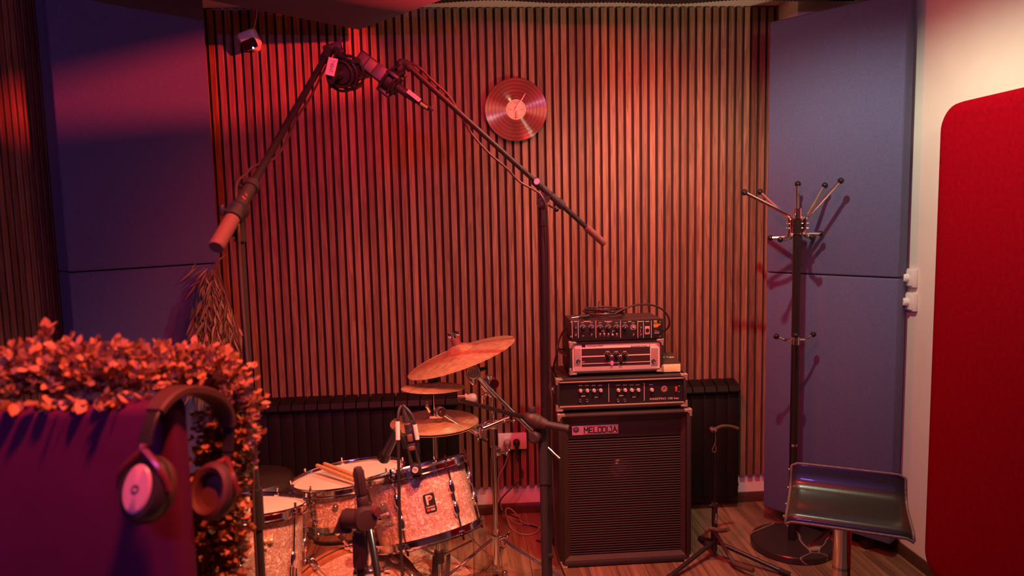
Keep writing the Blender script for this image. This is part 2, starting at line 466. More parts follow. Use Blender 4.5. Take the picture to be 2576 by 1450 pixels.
def skirt(name, a, bb, inward):
    mb = MB(); a, bb = V(a), V(bb); d = (bb-a); L = d.length; d.normalize(); n = V(inward)
    prof = [(0, 0), (.014, 0), (.014, .03), (.011, .04), (.006, .05), (0, .052)]
    A = [mb.bm.verts.new(a+n*x+V((0, 0, z))) for x, z in prof]; B = [mb.bm.verts.new(bb+n*x+V((0, 0, z))) for x, z in prof]
    k = len(prof)
    for i in range(k): mb.bm.faces.new((A[i], A[(i+1) % k], B[(i+1) % k], B[i]))
    mb.bm.faces.new(A); mb.bm.faces.new(B[::-1])
    o = mb.build(name, BASEB, None, (0, 0, 0)); o['kind'] = 'structure'
skirt('baseboard_back', (XL+.014, YB, 0), (1.588, YB, 0), (0, -1, 0))
skirt('baseboard_right', (XR, YF, 0), (XR, 3.33, 0), (-1, 0, 0))
skirt('baseboard_left', (XL, YF, 0), (XL, YB-.015, 0), (1, 0, 0))

# ------------------------------------------------------------------ fabric panels across the corners
def trap(name, A, B, back, z0, z1, label, feet=False):
    A, B, back = V((*A, 0)), V((*B, 0)), V((*back, 0))
    c = (A+B+back)/2 + A*0
    c = (A+B)/2 + back/2
    d = (B-A); ang = math.atan2(d.y, d.x)
    root = thing(name, label, 'acoustic panel', (c.x, c.y, 0 if feet else z0), 'corner fabric panels')
    mb = MB()
    mb.box((0, 0, (z0+z1)/2), (d.length, back.length, z1-z0), M=Matrix.Translation((c.x, c.y, 0)) @ Matrix.Rotation(ang, 4, 'Z'), bev=.008, seg=3)
    mb.build('panel_face', FAB, root)
    if feet:
        for t in (-.3, .3):
            mb = MB(); p = c+d*t+back*.15
            mb.box((p.x, p.y, z0/2), (.05, .05, z0), bev=.003); mb.build('foot', BLKM, root)
LB = (-.0996, .1122)
trap('corner_panel', (-1.56, 2.90), (-1.11, 3.30), LB, 1.366, 2.545, 'upper blue fabric panel in the left corner, lit by a red beam')
trap('corner_panel', (-1.56, 2.90), (-1.11, 3.30), LB, .16, 1.361, 'lower blue fabric panel in the left corner, behind the hanging bamboo', True)
RB = (.075, .0625)
trap('corner_panel', (1.45, 3.33), (1.825, 2.87), RB, 1.2485, 2.42, 'upper blue fabric panel in the right corner, above the coat rack hooks')
trap('corner_panel', (1.45, 3.33), (1.825, 2.87), RB, .07, 1.2445, 'lower blue fabric panel in the right corner, behind the coat rack pole', True)

# ceiling cloud
cz = 2.42
c0 = V((-.447, 3.445, cz)); e1 = V((-.751, -.660, 0)); e2 = V((.624, -.781, 0))
root = thing('ceiling_cloud', 'blue fabric acoustic panel hung flat under the ceiling, one corner pointing at the slat wall', 'acoustic panel', c0+e1*.6+e2*.31)
mb = MB(); mb.box((0, 0, .03), (1.2, .62, .06), M=MX(c0+e1*.6+e2*.31, (0, 0, 1), e1), bev=.006, seg=2); mb.build('panel_face', FAB, root)
for s, t in ((.15, .1), (1.05, .1), (.15, .52), (1.05, .52)):
    mb = MB(); p = c0+e1*s+e2*t; mb.cyl((p.x, p.y, cz+.055), (p.x, p.y, ZC), .002, seg=6); mb.build('hanging_wire', STEEL, root)

# convoluted foam sheet on the ceiling
mb = MB(); nx = 476; rows = [2.92, 3.167]; bot = []; top = []
for y in rows:
    r1 = []; r2 = []
    for i in range(nx+1):
        x = -.14+1.90*i/nx
        z = 2.466+.006*sin(x*5.1+.7)+.004*sin(x*11.3)-.0045*abs(sin(pi*x/.0165))
        r1.append(mb.bm.verts.new((x, y, z))); r2.append(mb.bm.verts.new((x, y, ZC-.001)))
    bot.append(r1); top.append(r2)
for i in range(nx):
    mb.bm.faces.new((bot[0][i], bot[0][i+1], bot[1][i+1], bot[1][i])); mb.bm.faces.new((top[0][i], top[1][i], top[1][i+1], top[0][i+1]))
    for k in (0, 1): mb.bm.faces.new((bot[k][i], top[k][i], top[k][i+1], bot[k][i+1]))
for i in (0, nx): mb.bm.faces.new((bot[0][i], bot[1][i], top[1][i], top[0][i]))
tag(mb.build('ceiling_foam', FOAM, None, (.8, 3.04, 2.466), angle=60), 'dark rippled acoustic foam sheet stuck under the ceiling', 'acoustic foam')

# ------------------------------------------------------------------ red padded panel on the right wall
Y0, Y1, z0, z1 = .55, 2.625, .085, 1.925
mb = MB(); cs = []
poly = rrect(Y1-Y0, z1-z0, .10, 8)
layers = [(XR-.001, 1.0, 0), (1.83, 1.0, 0), (1.812, .995, .006), (1.803, .98, .018), (1.80, .93, .05)]
rings = []
for x, k, ins in layers:
    ring = []
    for a, c in rrect(Y1-Y0-2*ins, z1-z0-2*ins, max(.1-ins, .04), 8):
        ring.append(mb.bm.verts.new((x, (Y0+Y1)/2+a, (z0+z1)/2+c)))
    rings.append(ring)
n = len(rings[0])
for A, B in zip(rings, rings[1:]):
    for i in range(n): mb.bm.faces.new((A[i], A[(i+1) % n], B[(i+1) % n], B[i]))
mb.bm.faces.new(rings[0]); mb.bm.faces.new(rings[-1])
tag(mb.build('padded_wall_panel', REDF, None, (1.85, 1.6, z0)), 'tall red upholstered panel with rounded corners on the right wall', 'wall panel')

# light switches
for k, (yy, lab) in enumerate(((699, 'upper white round-knob wall switch beside the right blue panel'), (759, 'lower white round-knob wall switch beside the right blue panel'))):
    c = PX(2295, yy, XR)
    root = thing('wall_switch', lab, 'light switch', c, 'wall switches')
    Mx = MX(c, (-1, 0, 0), (0, -1, 0))
    mb = MB(); mb.box((0, 0, .009), (.08, .078, .018), M=Mx, bev=.004); mb.box((0, 0, .02), (.06, .066, .008), M=Mx, bev=.003); mb.build('plate', WHT, root)
    mb = MB(); mb.lathe([(0, .045), (.014, .045), (.0165, .043), (.018, .022), (.018, .02), (0, .02)], M=Matrix.Translation((0, 0, 0)) @ Mx, seg=24); mb.build('knob', WHT, root)

# ------------------------------------------------------------------ record clock
c = P(1298, 276, 3.505); c.y = 3.505
root = thing('record_clock', 'vinyl record wall clock with a cream centre label', 'clock', (c.x, c.y, c.z-.15))
Mr = FACE(c)
mb = MB(); pr = [(0, 0), (.150, 0), (.1515, .001), (.150, .0022)]
pr += [(.149, .0025), (.052, .0025), (.05, .0028), (0, .0028)]
mb.lathe(pr, M=Mr, seg=96)
rec = mb.build('record_disc', VINREC, root)
# move the disc origin to its centre so the grooves run round it
off = c - wloc(root); rec.location = off
for v in rec.data.vertices: v.co -= off
mb = MB()
for R in (.066, .083, .101, .118, .136): mb.torus(R, .0006, M=Mr @ Matrix.Translation((0, 0, .0026)), seg=72, sg=4)
mb.build('groove_band', mat('groove_band', (.01, .008, .008), .2), root)
mb = MB(); mb.lathe([(.0485, .0028), (.0485, .0036), (0, .0036)], M=Mr, seg=64); lab = mb.build('centre_label', mat('record_label', (.78, .6, .45), .6), root)
mb = MB()
for k in range(12):
    a0 = rad(30*k+5); mb.torus(.0405, .0005, M=Mr @ Matrix.Translation((0, 0, .0037)), seg=6, sg=4, a0=a0, a1=a0+rad(20))
for (x, y, w) in ((0, .0355, .02), (0, .028, .015), (-.028, 0, .02), (.03, 0, .014), (.003, -.028, .02), (0, -.035, .016), (0, -.0395, .024)):
    mb.box((x, y, .0038), (w, .0016, .0003), M=Mr)
mb.build('label_print', INK, lab)
def hand(nm, ang, L, tail, w, m):
    mb = MB(); a = rad(ang); d = V((sin(a), cos(a), 0)); q = V((cos(a), -sin(a), 0))
    A = [d*-tail+q*w, d*L*.35+q*w*1.1, d*L+q*w*.3, d*L-q*w*.3, d*L*.35-q*w*1.1, d*-tail-q*w]
    mb.prism([(p.x, p.y) for p in A], .011, .0118, M=Mr); mb.build(nm, m, root)
hand('minute_hand', 32, .088, .016, .0028, mat('clock_hand', (.75, .6, .62), .3, .3))
hand('hour_hand', 179, .055, .014, .0026, mat('clock_hand_dark', (.3, .12, .1), .3, .5))
mb = MB(); mb.lathe([(.005, .0036), (.005, .013), (0, .0135)], M=Mr, seg=16); mb.cyl((0, 0, -.04), (0, 0, 0), .02, M=Mr); mb.build('spindle', STEEL, root)

# ------------------------------------------------------------------ small white camera
c = P(626, 102, 3.47)
root = thing('security_camera', 'small white camera with a black lens face and blue light, high on the slat wall', 'camera', c-V((0, 0, .05)))
# facing forward, rolled so its long side climbs to the right, nose tipped down
Mc = Matrix.Translation(c) @ Matrix.Rotation(rad(22), 4, 'X') @ Matrix.Rotation(rad(-12), 4, 'Z') @ Matrix(((1, 0, 0, 0), (0, 0, -1, 0), (0, 1, 0, 0), (0, 0, 0, 1))) @ Matrix.Rotation(rad(20), 4, 'Z')
mb = MB(); mb.box((0, .002, -.012), (.088, .084, .05), M=Mc, bev=.016, seg=5); mb.build('camera_body', WHT, root)
mb = MB(); mb.prism(rrect(.076, .044, .012), .0125, .0145, M=Mc @ Matrix.Translation((.002, -.016, 0))); fp = mb.build('lens_face', LENS, root)
mb = MB(); mb.lathe([(0, .016), (.008, .0155), (.009, .0145)], M=Mc @ Matrix.Translation((.016, -.014, 0)), seg=20); mb.build('lens', BLKG, fp)
mb = MB(); mb.lathe([(0, .017), (.004, .016), (.0045, .0145)], M=Mc @ Matrix.Translation((.012, -.036, 0)), seg=16); mb.build('status_light', LEDB, root)
mc = P(639, 113, 3.52)
mb = MB(); mb.lathe([(.026, -.03), (.026, .035), (.022, .041), (0, .041)], M=FACE(mc), seg=32); mb.build('wall_mount', WHT, root)
mb = MB(); mb.tube([P(637, 80, 3.49), P(641, 62, 3.52), P(646, 40, 3.535), P(646, 10, 3.538), (P(646, 10, 3.538).x, 3.538, ZC)], .0022, 6); mb.build('camera_cable', WHT, root)

# ------------------------------------------------------------------ radiators
def radiator(label, x0, x1, zt, zb, gap=.062):
    root = thing('radiator', label, 'radiator', ((x0+x1)/2, 3.49, zb), 'black radiators')
    nsec = max(1, round((x1-x0)/gap)); w = (x1-x0)/nsec
    for i in range(nsec):
        xc = x0+(i+.5)*w
        mb = MB()
        mb.box((xc, 3.475, (zt+zb)/2-.02), (w-.002, .016, zt-zb-.07), bev=.002)          # front fin
        mb.box((xc, 3.506, (zt+zb)/2-.02), (.012, .06, zt-zb-.06), bev=.002)
        mb.prism([(3.445, zt-.055), (3.44, zt-.045), (3.452, zt-.02), (3.535, zt), (3.535, zt-.012), (3.475, zt-.035)], xc-(w-.006)/2, xc+(w-.006)/2, M=Matrix(((0, 0, 1, 0), (1, 0, 0, 0), (0, 1, 0, 0), (0, 0, 0, 1))))
        mb.box((xc-w/2+.006, 3.50, zt-.02), (.004, .06, .03), R=Matrix.Rotation(rad(-8), 3, 'Z'))
        mb.build('section', RADB, root)
    mb = MB()
    for z in (zt-.06, zb+.04): mb.cyl((x0, 3.51, z), (x1, 3.51, z), .02)
    mb.build('manifold', RADB, root)
    return root
zt = P(1100, 985, 3.535).z; zb = P(1800, 1257, 3.475).z
rl = radiator('long black sectional radiator low on the slat wall behind the drums', P(575, 1000, 3.5).x, P(1152, 1000, 3.48).x, zt, zb)
p = P(1158, 1002, 3.47); q = P(1172, 1002, 3.47)
mb = MB(); mb.cyl((p.x-.012, 3.5, p.z), (q.x, 3.5, q.z), .011); mb.cyl((q.x-.004, 3.5, q.z), (q.x+.006, 3.5, q.z), .018, seg=6); mb.build('valve', STEEL, rl)
q = P(1186, 1004, 3.49)
mb = MB(); mb.lathe([(0, -.03), (.014, -.03), (.018, -.02), (.024, -.005), (.025, .012), (.018, .024), (0, .03)], M=MX((q.x, 3.5, q.z), (1, 0, 0)), seg=24); mb.build('thermostatic_head', WHT, rl)
rr = radiator('black sectional radiator partly hidden behind the bass cabinet', P(1430, 1000, 3.5).x, P(1857, 1000, 3.48).x, zt+.01, zb)
p = P(1853, 1224, 3.47)
mb = MB(); mb.cyl((p.x-.03, 3.5, p.z), (p.x+.018, 3.5, p.z), .012); mb.cyl((p.x+.002, 3.5, p.z-.03), (p.x+.002, 3.5, p.z+.018), .01); mb.cyl((p.x+.012, 3.5, p.z-.026), (p.x+.012, 3.5, p.z-.006), .007); mb.build('valve', BLKM, rr)

# ------------------------------------------------------------------ wall socket and plugs
c = P(1289, 1112, 3.52)
root = thing('wall_socket', 'white double wall socket on the slats behind the cymbal stand', 'socket', (c.x, SF, c.z))
s1 = sc(c)
Ms = FACE((c.x, SF, c.z))
mb = MB(); mb.box((0, 0, .014), (72*s1, 40*s1, .028), M=Ms, bev=.003); mb.build('socket_box', WHT, root)
sock = []
for dx in (-12, 11.5):
    mb = MB(); mb.box((dx*s1, -1*s1, .0295), (21*s1, 29*s1, .004), M=Ms, bev=.001)
    mb.lathe([(.0175, .0315), (.0195, .0325), (.0195, .0315)], M=Ms @ Matrix.Translation((dx*s1, -1*s1, 0)), seg=24); mb.build('outlet', WHT, root)
def plug(px, label, m, pts, gl):
    o = P(px, 1112, 3.5)
    q = V((o.x, SF-.0315, c.z-.001))
    r_ = thing('power_plug', label, 'plug', (q.x, q.y, q.z), 'mains plugs')
    mb = MB(); mb.lathe([(.018, -.002), (.0185, .012), (.015, .025), (.008, .03), (0, .03)], M=FACE(q), seg=20)
    mb.tube([q+V((0, -.018, -.004)), q+V((0, -.024, -.03)), q+V((0, -.022, -.062))], [.010, .0085, .0055], 10); mb.build('plug_body', m, r_)
    mb = MB(); mb.tube([q+V((0, -.022, -.058))]+pts, .0034, 8); mb.build('power_cord', m, r_)
gf = lambda x, y, z=.006: PZ(x, y, z)
plug(1276.5, 'grey mains plug in the double socket, its cord looping onto the floor', CORDG,
     [P(1277, 1150, 3.49), P(1268, 1175, 3.50), P(1256, 1195, 3.5), P(1253, 1225, 3.5), P(1258, 1262, 3.5), P(1265, 1290, 3.49),
      P(1276, 1300, 3.44), gf(1300, 1318), gf(1328, 1319), gf(1352, 1325), gf(1354, 1336), gf(1336, 1345), gf(1310, 1344), gf(1288, 1332), P(1276, 1305, 3.40), P(1272, 1285, 3.46), P(1280, 1279, 3.48), P(1295, 1290, 3.47), P(1310, 1310, 3.41), gf(1330, 1320), gf(1345, 1322), gf(1392, 1340), gf(1420, 1320)], 0)
plug(1299.5, 'black mains plug in the double socket, its cord sagging to the floor', CORD,
     [P(1300, 1150, 3.49), P(1311, 1180, 3.5), P(1315, 1198, 3.5), P(1300, 1218, 3.49), P(1280, 1235, 3.47), P(1262, 1255, 3.46), P(1255, 1272, 3.46), P(1264, 1288, 3.46), P(1285, 1297, 3.45), P(1305, 1305, 3.42), gf(1325, 1318), gf(1350, 1326), gf(1385, 1330), gf(1425, 1322)], 0)
# ================================================================== amplifier stack
def span(px0, px1, py0, py1, Y):
    a = P(px0, (py0+py1)/2, Y); b_ = P(px1, (py0+py1)/2, Y); t = P((px0+px1)/2, py0, Y); q = P((px0+px1)/2, py1, Y)
    return a.x, b_.x, q.z, t.z      # x0, x1, zbottom, ztop

def corner(parent, x, y, z, sx, sz, L=.034):
    mb = MB()
    mb.box((x-sx*L*.42, y+.008, z-sz*.003), (L, .03, .008), bev=.003)
    mb.box((x-sx*.003, y+.008, z-sz*L*.42), (.008, .03, L), bev=.003)
    pl_ = [(0, 0), (L*.95, 0), (L*.95, L*.26), (L*.55, L*.30), (L*.30, L*.55), (L*.26, L*.85), (0, L*.85)]
    mb.prism([(x-sx*u_, z-sz*v_) for u_, v_ in pl_], y-.006, y+.001, M=Matrix(((1, 0, 0, 0), (0, 0, 1, 0), (0, 1, 0, 0), (0, 0, 0, 1))))
    mb.ball((x-sx*.005, y+.002, z-sz*.005), .009, 12)
    mb.build('corner_protector', CORNER, parent)

def knob(parent, px, py, Y, rpx, h, m, name='knob', pm=None, ang=None):
    c = P(px, py, Y); r = rpx*sc(c)
    mb = MB(); mb.lathe([(r*1.15, 0), (r*1.15, h*.2), (r*.95, h*.25), (r*.88, h*.9), (r*.75, h), (0, h)], M=FACE(c), seg=20)
    o = mb.build(name, m, parent)
    if pm is not None:
        mb = MB(); mb.box((0, r*.45, h+.0004), (r*.2, r*.8, .0012), M=FACE(c, ang or 0)); mb.build('pointer', pm, o)
    return o
def jack(parent, px, py, Y, rpx, m=STEEL):
    c = P(px, py, Y); r = rpx*sc(c)
    mb = MB(); mb.lathe([(r*.42, -.004), (r*.45, .006), (r*.8, .007), (r, .004), (r, 0)], M=FACE(c), seg=20)
    o = mb.build('jack_socket', m, parent)
    mb = MB(); mb.lathe([(r*.45, .001), (0, .001)], M=FACE(c), seg=16); mb.build('jack_hole', BLK, o)
def bar(mb, px, py, w, h, Y, t=.001):
    c = P(px, py, Y); s = sc(c); mb.box((c.x, c.y-t/2, c.z), (w*s, t, h*s))
def arcmarks(mb, px, py, Y, r0, r1, n, a0=-140, a1=140, w=1.0, roll=0):
    c = P(px, py, Y); s = sc(c)
    for k in range(n):
        a = rad(a0+(a1-a0)*k/(n-1))
        mb.box((0, (r0+r1)/2*s, .0006), (w*s, (r1-r0)*s, .0008), M=FACE(c) @ Matrix.Rotation(-a, 4, 'Z'))
def emblem(parent, px, py, Y, r, m, name='emblem'):
    c = P(px, py, Y-.001); s = sc(c)
    mb = MB(); M_ = FACE(c)
    mb.torus(r*.62*s, r*.10*s, M=M_, seg=32, sg=6); mb.torus(r*.36*s, r*.07*s, M=M_, seg=24, sg=6, a0=rad(120), a1=rad(400))
    mb.box((r*.05*s, -.02*s, 0), (r*.12*s, r*.5*s, .001), M=M_)
    for k in range(18):
        a = 2*pi*k/18; L = .16 if k % 2 else .28
        mb.box((0, (r*(.74+L/2))*s, 0), (r*.12*s, r*L*s, .001), M=M_ @ Matrix.Rotation(a, 4, 'Z'))
    return mb.build(name, m, parent)

# ---- bass cabinet
YC = 2.955
x0, x1, _, ztop = span(1406, 1743, 1037, 1428, YC); x1 = P(1740, 1200, YC).x
dep = .33
root = thing('bass_cabinet', 'tall black bass speaker cabinet with a ribbed grille, standing on the floor', 'speaker cabinet', ((x0+x1)/2, YC+dep/2, 0))
W = x1-x0
mb = MB(); t = .022
mb.box((x0+t/2, YC+dep/2, ztop/2), (t, dep, ztop), bev=.006); mb.box((x1-t/2, YC+dep/2, ztop/2), (t, dep, ztop), bev=.006)
mb.box(((x0+x1)/2, YC+dep/2, ztop-t/2), (W, dep, t), bev=.0105, seg=4); mb.box(((x0+x1)/2, YC+dep/2, t/2+.004), (W, dep, t), bev=.006)
mb.box(((x0+x1)/2, YC+dep-.01, ztop/2), (W-.01, .02, ztop-.02))
mb.build('cabinet_shell', VINYL, root)
# splayed frame
gx0, gx1 = P(1433, 1240, YC+.03).x, P(1714, 1240, YC+.03).x
gz0, gz1 = P(1570, 1394, YC+.03).z, P(1570, 1062, YC+.03).z
mb = MB()
o_ = [(x0+.008, YC+.004, .02), (x1-.008, YC+.004, .02), (x1-.008, YC+.004, ztop-.02), (x0+.008, YC+.004, ztop-.02)]
i_ = [(gx0, YC+.04, gz0), (gx1, YC+.04, gz0), (gx1, YC+.04, gz1), (gx0, YC+.04, gz1)]
for k in range(4): mb.quad(o_[k], o_[(k+1) % 4], i_[(k+1) % 4], i_[k])
mb.build('splayed_frame', mat('brown_black_tolex', (.06, .036, .03), .5, bump=(700, .6)), root, angle=10)
mb = MB(); mb.box(((gx0+gx1)/2, YC+.075, (gz0+gz1)/2), (gx1-gx0+.04, .012, gz1-gz0+.02)); mb.build('baffle', BLKM, root)
# grille: horizontal ribs in front of the baffle
gtop = P(1570, 1104, YC+.03).z
mb = MB(); n = 47; pz = (gtop-gz0)/n
for k in range(n):
    z = gz0+(k+.5)*pz
    mb.tube([(gx0, YC+.042, z), (gx1, YC+.042, z)], pz*.30, 8, 1)
for k in range(2):
    xx = gx0+.006+(gx1-gx0-.012)*k; mb.box((xx, YC+.048, (gz0+gtop)/2), (.004, .004, gtop-gz0))
mb.build('ribbed_grille', mat('grille_cord', (.05, .032, .028), .5), root)
c = P(1563, 1182, YC+.06)
mb = MB(); Mg = FACE((c.x, YC+.068, c.z)); mb.lathe([(.125, 0), (.12, .006), (.112, .002), (.05, -.0)], M=Mg, seg=48); mb.build('speaker_cone', mat('cone_paper', (.05, .03, .03), .4), root)
mb = MB(); mb.lathe([(.052, 0), (.050, .008), (.042, .014), (.024, .020), (0, .0225)], M=Mg, seg=48); mb.build('dust_cap', mat('dust_cap_gloss', (.55, .3, .22), .22, .7), root)
mb = MB(); mb.box(((gx0+gx1)/2, YC+.045, (gtop+gz1)/2+.002), (gx1-gx0, .01, gz1-gtop-.004), bev=.001); top_ = mb.build('badge_board', BLKM, root)
for xx, sx in ((x0, -1), (x1, 1)):
    for zz, sz in ((ztop, 1), (.002, -1)): corner(root, xx, YC+.004, zz, sx, sz)
# badge
YBd = YC+.038
c = P(1497, 1082, YBd); s = sc(c)
bd = MB(); bd.box((c.x, YBd, c.z), (117*s, .004, 23*s), bev=.0008); badge = bd.build('name_badge', mat('badge_pink_silver', (.88, .66, .66), .4, .05), root)
Mb = FACE((c.x, YBd-.002, c.z), 0)
STROKES = {'M': [(0, 0, 0, 1), (0, 1, .5, .45), (.5, .45, 1, 1), (1, 1, 1, 0)], 'E': [(0, 0, 0, 1), (0, 1, .85, 1), (0, .5, .75, .5), (0, 0, .85, 0)], 'L': [(0, 1, 0, 0), (0, 0, .8, 0)],
           'O': [(0, 0, 0, 1), (0, 1, .85, 1), (.85, 1, .85, 0), (.85, 0, 0, 0)], 'D': [(0, 0, 0, 1), (0, 1, .7, 1), (.7, 1, .9, .8), (.9, .8, .9, .2), (.9, .2, .7, 0), (.7, 0, 0, 0)],
           'I': [(.0, 0, .0, 1)], 'J': [(.35, 1, .8, 1), (.8, 1, .8, 0), (.8, 0, .1, 0), (.1, 0, .1, .2)], 'A': [(0, 0, .5, 1), (.5, 1, 1, 0), (.2, .35, .8, .35)]}
def blockword(name, word, M, w, h, lw, m, parent, gap=.35):
    wd = {'I': 0, 'M': 1, 'A': 1, 'D': .9, 'L': .8, 'E': .85, 'O': .85, 'J': .8}
    tot = sum(wd[c] for c in word)+gap*(len(word)-1); k = w/tot; x = -w/2
    mb = MB()
    for c in word:
        for x0_, y0_, x1_, y1_ in STROKES[c]:
            a = V((x+x0_*k, (y0_-.5)*h, 0)); b_ = V((x+x1_*k, (y1_-.5)*h, 0)); d = b_-a
            mb.box((a+b_)/2+V((0, 0, .0006)), (d.length+lw, lw, .0008), R=Matrix.Rotation(math.atan2(d.y, d.x), 3, 'Z'), M=M)
        x += (wd[c]+gap)*k
    return mb.build(name, m, parent)
blockword('badge_lettering', 'MELODIJA', Mb @ Matrix.Translation((13.5*s, 0, 0)), 82*s, 13*s, 2.3*s, INK, badge)
mb = MB()
for yy, xa, xb in ((9.6, -31, 56), (-9.6, -31, 56)): mb.box(((xa+xb)/2*s, yy*s, .0005), ((xb-xa)*s, .9*s, .0006), M=Mb)
mb.box((56*s, 0, .0005), (.9*s, 19*s, .0006), M=Mb); mb.build('badge_border', INK, badge)
emblem(badge, 1449, 1082, YBd-.002, 8.6, INK, 'badge_emblem')

# ---- bass head
YH = 2.965; dep = .27
x0, x1, zb0, zt0 = span(1399, 1729, 948, 1026, YH)
zb0 = ztop+.012
root = thing('bass_amp_head', 'wide black bass amp head on top of the tall speaker cabinet', 'amplifier', ((x0+x1)/2, YH+dep/2, ztop))
def ampcase(x0, x1, z0, z1, Y, dep, t, m=VINYL):
    mb = MB(); W = x1-x0; H = z1-z0
    mb.box((x0+t/2, Y+dep/2, (z0+z1)/2), (t, dep, H), bev=.005); mb.box((x1-t/2, Y+dep/2, (z0+z1)/2), (t, dep, H), bev=.005)
    mb.box(((x0+x1)/2, Y+dep/2, z1-t/2), (W, dep, t), bev=.0062, seg=4); mb.box(((x0+x1)/2, Y+dep/2, z0+t/2), (W, dep, t), bev=.006)
    mb.box(((x0+x1)/2, Y+dep-.01, (z0+z1)/2), (W-.01, .02, H-.01))
    return mb
ampcase(x0, x1, zb0, zt0, YH, dep, .016).build('case', VINYL, root)
for xx in (x0+.04, x1-.04):
    for yy in (YH+.04, YH+dep-.04):
        mb = MB(); mb.cyl((xx, yy, ztop), (xx, yy, zb0+.003), .014); mb.build('rubber_foot', RUB, root)
YP = YH+.014
mb = MB(); mb.box(((x0+x1)/2, YP+.006, (zb0+zt0)/2), (x1-x0-.03, .012, zt0-zb0-.03)); fpn = mb.build('front_panel', PANELB, root)
mb = MB()
for z in (zb0+.017, zt0-.017): mb.tube([(x0+.014, YH+.003, z), (x1-.014, YH+.003, z)], .0045, 8, 1)
mb.build('panel_piping', mat('piping_gold', (.36, .25, .17), .35, .3), root)
for i, px in enumerate((1460.5, 1477.5, 1494.2, 1511, 1555.5, 1572.5, 1589, 1605.8, 1639.5)):
    py = 983.2 - .012*(px-1460)*1.0; knob(root, px, py, YP, 4.2, .014, CREAM, 'control_knob')
for px, py in ((1459, 1008.5), (1476, 1008), (1554, 1007.3), (1571, 1007)): jack(root, px, py, YP, 4.3)
mb = MB(); bar(mb, 1531.3, 988.5, 1.5, 47, YP); bar(mb, 1620.5, 986.5, 1.5, 46, YP); mb.build('divider_line', PRINT, fpn)
mb = MB()
for px in (1460, 1476.5, 1493, 1510, 1555, 1571.5, 1588.5, 1604, 1638): bar(mb, px, 970.6-.012*(px-1460), 10, 1.3, YP)
for px, py in ((1467.5, 997), (1562.5, 996)): bar(mb, px, py, 11, 2, YP)
for px in (1469, 1486, 1503, 1563, 1596): bar(mb, px, 981, 2.5, 1, YP)
for px, py in ((1502, 1000), (1597, 999.5)):
    bar(mb, px, py, 6, .8, YP); c = P(px-4, py, YP-.001); mb.torus(1.5*sc(c), .4*sc(c), M=FACE(c), seg=12, sg=4)
bar(mb, 1708, 971.5, 4, 1, YP); bar(mb, 1708, 985.5, 3, 1, YP)
mb.build('control_lettering', PRINT, fpn)
emblem(fpn, 1671, 979, YP, 8.8, mat('emblem_copper', (.6, .3, .24), .4), 'panel_emblem')
c = P(1700.3, 979, YP); s = sc(c); mb = MB(); mb.box((c.x, YP-.003, c.z), (4.6*s, .008, 12.5*s), bev=.001); mb.build('rocker_switch', REDS, root)
c = P(1671, 1003, YP); text('panel_lettering', 'MAESTRO 100 bas', FACE(c), 74*sc(c), 5.6*sc(c), PRINT, fpn, .0008, off=.012)
for xx, sx in ((x0, -1), (x1, 1)):
    for zz, sz in ((zt0, 1), (zb0, -1)): corner(root, xx, YH+.003, zz, sx, sz, .03)
c = V((x0, YH+.12, (zb0+zt0)/2+.01))
mb = MB(); mb.tube([c+V((.002, -.05, 0)), c+V((-.018, -.04, 0)), c+V((-.02, 0, 0)), c+V((-.018, .04, 0)), c+V((.002, .05, 0))], .007, 10); mb.box((x0-.002, c.y-.055, c.z), (.006, .03, .03), bev=.002); mb.box((x0-.002, c.y+.055, c.z), (.006, .03, .03), bev=.002)
mb.build('side_handle', STEEL, root)
zhead = zt0

# ---- silver-faced amp on the head
YA = 2.985; dep = .235
x0, x1, zb1, zt1 = span(1433, 1669, 857, 934, YA)
zb1 = zhead+.011
root = thing('silver_faced_amp', 'small black amp with a silver striped face, standing on the wide bass head', 'amplifier', ((x0+x1)/2, YA+dep/2, zhead))
ampcase(x0, x1, zb1, zt1, YA, dep, .013).build('case', VINYL, root)
for xx in (x0+.03, x1-.03):
    for yy in (YA+.04, YA+dep-.04):
        mb = MB(); mb.cyl((xx, yy, zhead), (xx, yy, zb1+.003), .012); mb.build('rubber_foot', RUB, root)
YP = YA+.010
mb = MB(); mb.box(((x0+x1)/2, YP+.006, (zb1+zt1)/2), (x1-x0-.02, .012, zt1-zb1-.02)); 
c = P(1550, 899.5, YP); s = sc(c)
mb.box((c.x, YP-.001, c.z), (211*s, .004, 66*s), bev=.001); face = mb.build('faceplate', SILV, root)
YP -= .0032
mb = MB(); bar(mb, 1549.5, 897.8, 174, 45.5, YP); mb.build('dark_window', mat('window_brown', (.05, .025, .025), .35), face)
YQ = YP-.0012
mb = MB(); bar(mb, 1549.5, 895, 174, 2.8, YQ); bar(mb, 1549.5, 913, 174, 1.7, YQ); mb.build('chrome_stripe', SILV, face)
mb = MB()
for k in range(13):
    bar(mb, 1452.5, 879+k*3.5, 18, .8, YP, .0008); bar(mb, 1646.5, 878+k*3.5, 18, .8, YP, .0008)
mb.build('side_louvre_lines', INK, face)
for px, ang in ((1528.5, -50), (1549.8, -80), (1571.3, -45)): knob(root, px, 894.8, YQ, 6.4, .016, BLKG, 'control_knob', mat('pointer_silver', (.7, .5, .45), .3, .5), ang)
mb = MB()
for px in (1528.5, 1549.8, 1571.3):
    arcmarks(mb, px, 894.8, YQ, 7.8, 9.6, 11); bar(mb, px, 884.6, 9, 1.1, YQ)
bar(mb, 1467, 911, 7, 1.2, YQ); bar(mb, 1631, 909.5, 7, 1.2, YQ); bar(mb, 1560.5, 918, 10, 1, YQ); mb.build('control_lettering', PRINT, face)
